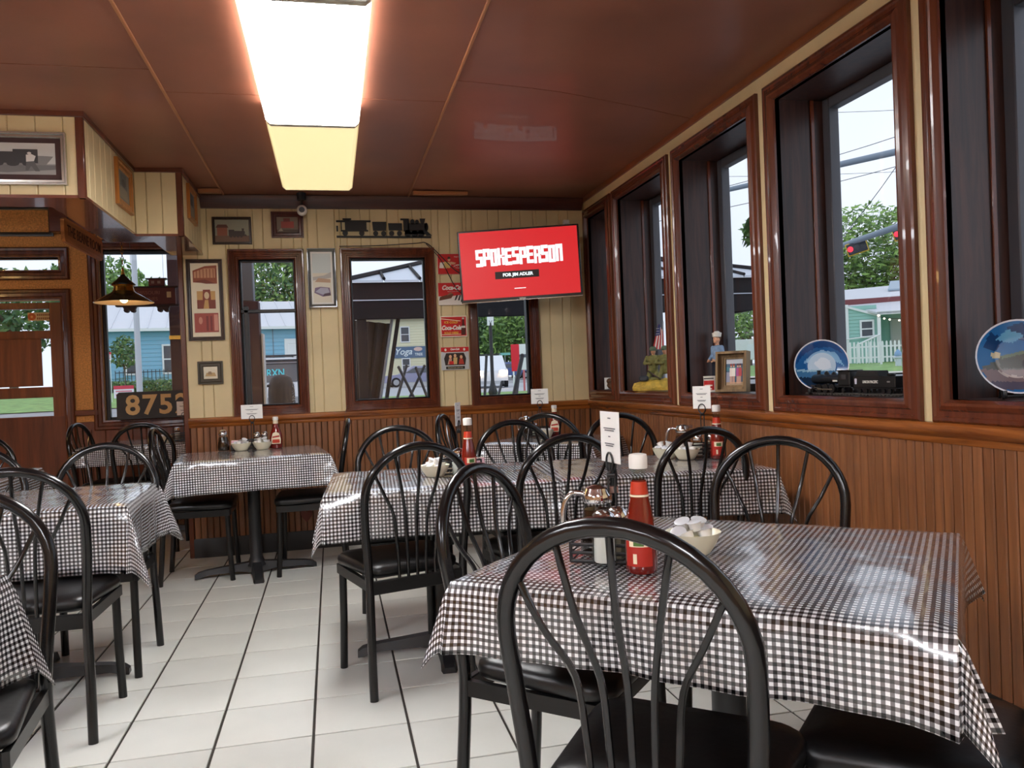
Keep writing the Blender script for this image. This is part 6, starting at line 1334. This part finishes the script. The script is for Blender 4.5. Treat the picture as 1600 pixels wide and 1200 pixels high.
wire('overhead wire just above the thick mast arm', (980, 330), (1620, 138), 30, 26); wire('overhead wire just below the thick mast arm', (980, 355), (1620, 196), 30, 26); wire('steep guy wire crossing the other overhead wires', (1290, 400), (1470, 152), 26, 24); wire('topmost thin overhead wire in the second right window', (980, 175), (1620, 158), 34, 32, .010)
wire('thin overhead wire over the patio roof', (900, 276), (1700, 250), 34, 32, .009)
# house with picket fence
loc, rz, k_ = frame_at(1318, 40); 
hs = thing('fenced_house', 'pale teal cottage with a white roof and porch behind the picket fence', 'house', loc, rz); hz0 = PD(1318, 565, 40).z-loc[2]
U = lambda px_: (px_-1318)*k_*1.0
V = lambda py: hz0+(565-py)*40/1260
MB().box(U(1322), U(1470), 2.2, 9, -.5, V(470)).build('wall', TEAL, hs, smooth=0); clap(hs, U(1322), U(1364), 0.0, -.2, V(478), TEAL, .17)
MB().box(U(1322), U(1364), .03, 2.2, -.4, V(492)).build('bay_wall', TEAL, hs, smooth=0)
MB().prism([(U(1320), V(477)), (U(1366), V(494)), (U(1366), V(498)), (U(1322), V(481)), (U(1322), V(494)), (U(1320), V(494))], -.1, .06, 'Y').build('rake_board', WTRIM, hs, smooth=0)
MB().add([(U(1312), .9, V(468)), (U(1480), .9, V(464)), (U(1480), 6.5, V(432)), (U(1312), 6.5, V(437)), (U(1312), .9, V(471)), (U(1480), .9, V(467)), (U(1480), 6.5, V(435)), (U(1312), 6.5, V(440))], [(0, 1, 2, 3), (4, 7, 6, 5), (0, 4, 5, 1), (1, 5, 6, 2), (2, 6, 7, 3), (3, 7, 4, 0)]).build('main_roof', WROOF, hs, smooth=0)
MB().box(U(1322), U(1480), .86, .92, V(476), V(467)).build('red_fascia', mat('maroon_fascia', (128, 66, 70), .6), hs, smooth=0)
MB().add([(U(1326), .8, V(476)), (U(1480), .8, V(473)), (U(1480), -.5, V(491)), (U(1364), -.5, V(492)), (U(1326), .8, V(479)), (U(1480), .8, V(476)), (U(1480), -.5, V(494)), (U(1364), -.5, V(495))], [(0, 1, 2, 3), (4, 7, 6, 5), (0, 4, 5, 1), (1, 5, 6, 2), (2, 6, 7, 3), (3, 7, 4, 0)]).build('porch_roof', WROOF, hs, smooth=0)
MB().box(U(1364), U(1480), -.5, -.44, V(496), V(491)).build('porch_beam', WTRIM, hs, smooth=0)
for a in (1322.5, 1364, 1408, 1455): MB().cbox(U(a), U(a+4.5), -.42 if a > 1330 else -.08, -.28 if a > 1330 else .06, -.2, V(492 if a > 1330 else 477), .01).build('post', WTRIM, hs)
win(hs, U(1351), -.03, V(530), U(1363)-U(1344), V(502)-V(530), .09); MB().box(U(1384), U(1406), 2.14, 2.2, V(545), V(500)).build('door', mat('pale_grey_door', (196, 198, 202), .6), hs, smooth=0)
MB().add([(U(1384), 3.2, V(449)), (U(1408), 3.2, V(449)), (U(1412), 4.6, V(432)), (U(1390), 4.6, V(432)), (U(1384), 3.2, V(452)), (U(1408), 3.2, V(452)), (U(1412), 4.6, V(444)), (U(1390), 4.6, V(444))], [(0, 1, 2, 3), (4, 7, 6, 5), (0, 4, 5, 1), (1, 5, 6, 2), (2, 6, 7, 3), (3, 7, 4, 0)]).build('skylight', mat('blue_grey_metal', (150, 170, 184), .4), hs, smooth=0)
st_ = MB().tube([(U(1364), -.45, V(498)), (U(1380), -.45, V(502.5)), (U(1395), -.45, V(504)), (U(1415), -.45, V(503)), (U(1440), -.45, V(499))], .012, 5).build('string_cable', BLACKMETAL, hs)
for a, b in ((1366, 496), (1373, 501), (1380, 503), (1392, 505), (1398, 505.5), (1405, 505), (1412, 504.5), (1420, 503)): MB().ball((U(a), -.47, V(b)-.04), .045, 8, 6).build('bulb', emit('string_bulb', (255, 240, 214), 3), st_)
sr = thing('porch_railing', 'white stair railing rising to the cottage porch', 'railing', loc, rz)
MB().tube([(U(1336), -.9, V(541)), (U(1367), -.6, V(526))], .045, 6).build('handrail', WTRIM, sr); MB().tube([(U(1322), -.3, V(531)), (U(1364), -.3, V(527))], .035, 6).build('top_rail', WTRIM, sr)
for k in range(9): a = 1336+31*k/8; MB().cbox(U(a)-.02, U(a)+.02, -.9+.3*k/8-.02, -.9+.3*k/8+.02, -.1, V(541-15*k/8), .004).build('baluster', WTRIM, sr, smooth=0)
loc2, rz2, k2 = frame_at(1318, 37); pf = thing('picket_fence', 'white picket fence along the cottage yard', 'fence', loc2, rz2); zb = PD(1318, 568, 37).z-loc2[2]; hp = 33/1260*37
for k in range(34):
    x = (1312+5.3*k-1318)*k2; dx = .042
    MB().prism([(x-dx, zb), (x+dx, zb), (x+dx, zb+hp-.06), (x, zb+hp), (x-dx, zb+hp-.06)], -.012, .012, 'Y').build('picket', WTRIM, pf, smooth=0)
for z in (.2, .7): MB().cbox(-.3, 5.2, .012, .05, zb+z*hp/1.0, zb+z*hp+.07, .004).build('rail', WTRIM, pf)
for a in (1316, 1368, 1420, 1470): MB().cbox((a-1318)*k2-.05, (a-1318)*k2+.05, .02, .12, -.4, zb+hp*.96, .006).build('post', WTRIM, pf)
p = PD(1404, 575, 33); fh = thing('fire_hydrant', 'pale blue fire hydrant on the grass before the picket fence', 'hydrant', (p.x, p.y, p.z)); hh = 29/1260*33
MB().lathe([(.17, -.3), (.17, .03), (.12, .06), (.11, hh*.5), (.15, hh*.54), (.15, hh*.60), (.12, hh*.63), (.12, hh*.66)], 16).build('barrel', mat('hydrant_pale', (196, 208, 220), .5), fh); MB().lathe([(.145, hh*.66), (.15, hh*.7), (.12, hh*.86), (.06, hh*.95), (.04, hh), (0, hh)], 16).build('bonnet', mat('hydrant_blue', (120, 160, 200), .5), fh)
for sg in (-1, 1):
    w_ = MB(); w_.T = Matrix.Translation((sg*.11, 0, hh*.57)) @ Matrix.Rotation(sg*PI/2, 4, 'Y'); w_.lathe([(.06, 0), (.06, .08), (.05, .1), (0, .1)], 10); w_.build('nozzle', _M['hydrant_pale'], fh)
p = PD(1418, 580, 31.8); tag(MB().cbox(-.17, .17, -.15, .15, -.3, 28/1260*31.8, .02).build('utility_box', mat('pale_utility_box', (196, 206, 200), .6), None, loc=p, rot=-.5), 'pale utility box on the grass beside the hydrant', 'box')
p = PD(1162, 548, 52); tag(MB().cbox(-.7, .7, 0, 1.2, -.6, .72, .02).build('white_shed', WTRIM, None, loc=p, rot=-.45), 'small white shed under the round trees outside the third right window', 'shed')
tree('street_palm', 'palm whose frond tips show beside the third right window frame', tb(1212, 40), 8, [(0, 0, 7.0, 1.5, 1.2, .9)], 260, .5, (2, 0), .16, 31, 2, 'palm')
def lbl():
    for o in bpy.data.objects:
        l_ = o.get('label')
        if l_ and len(l_.split()) > 16: print('LONG', len(l_.split()), l_)
lbl()
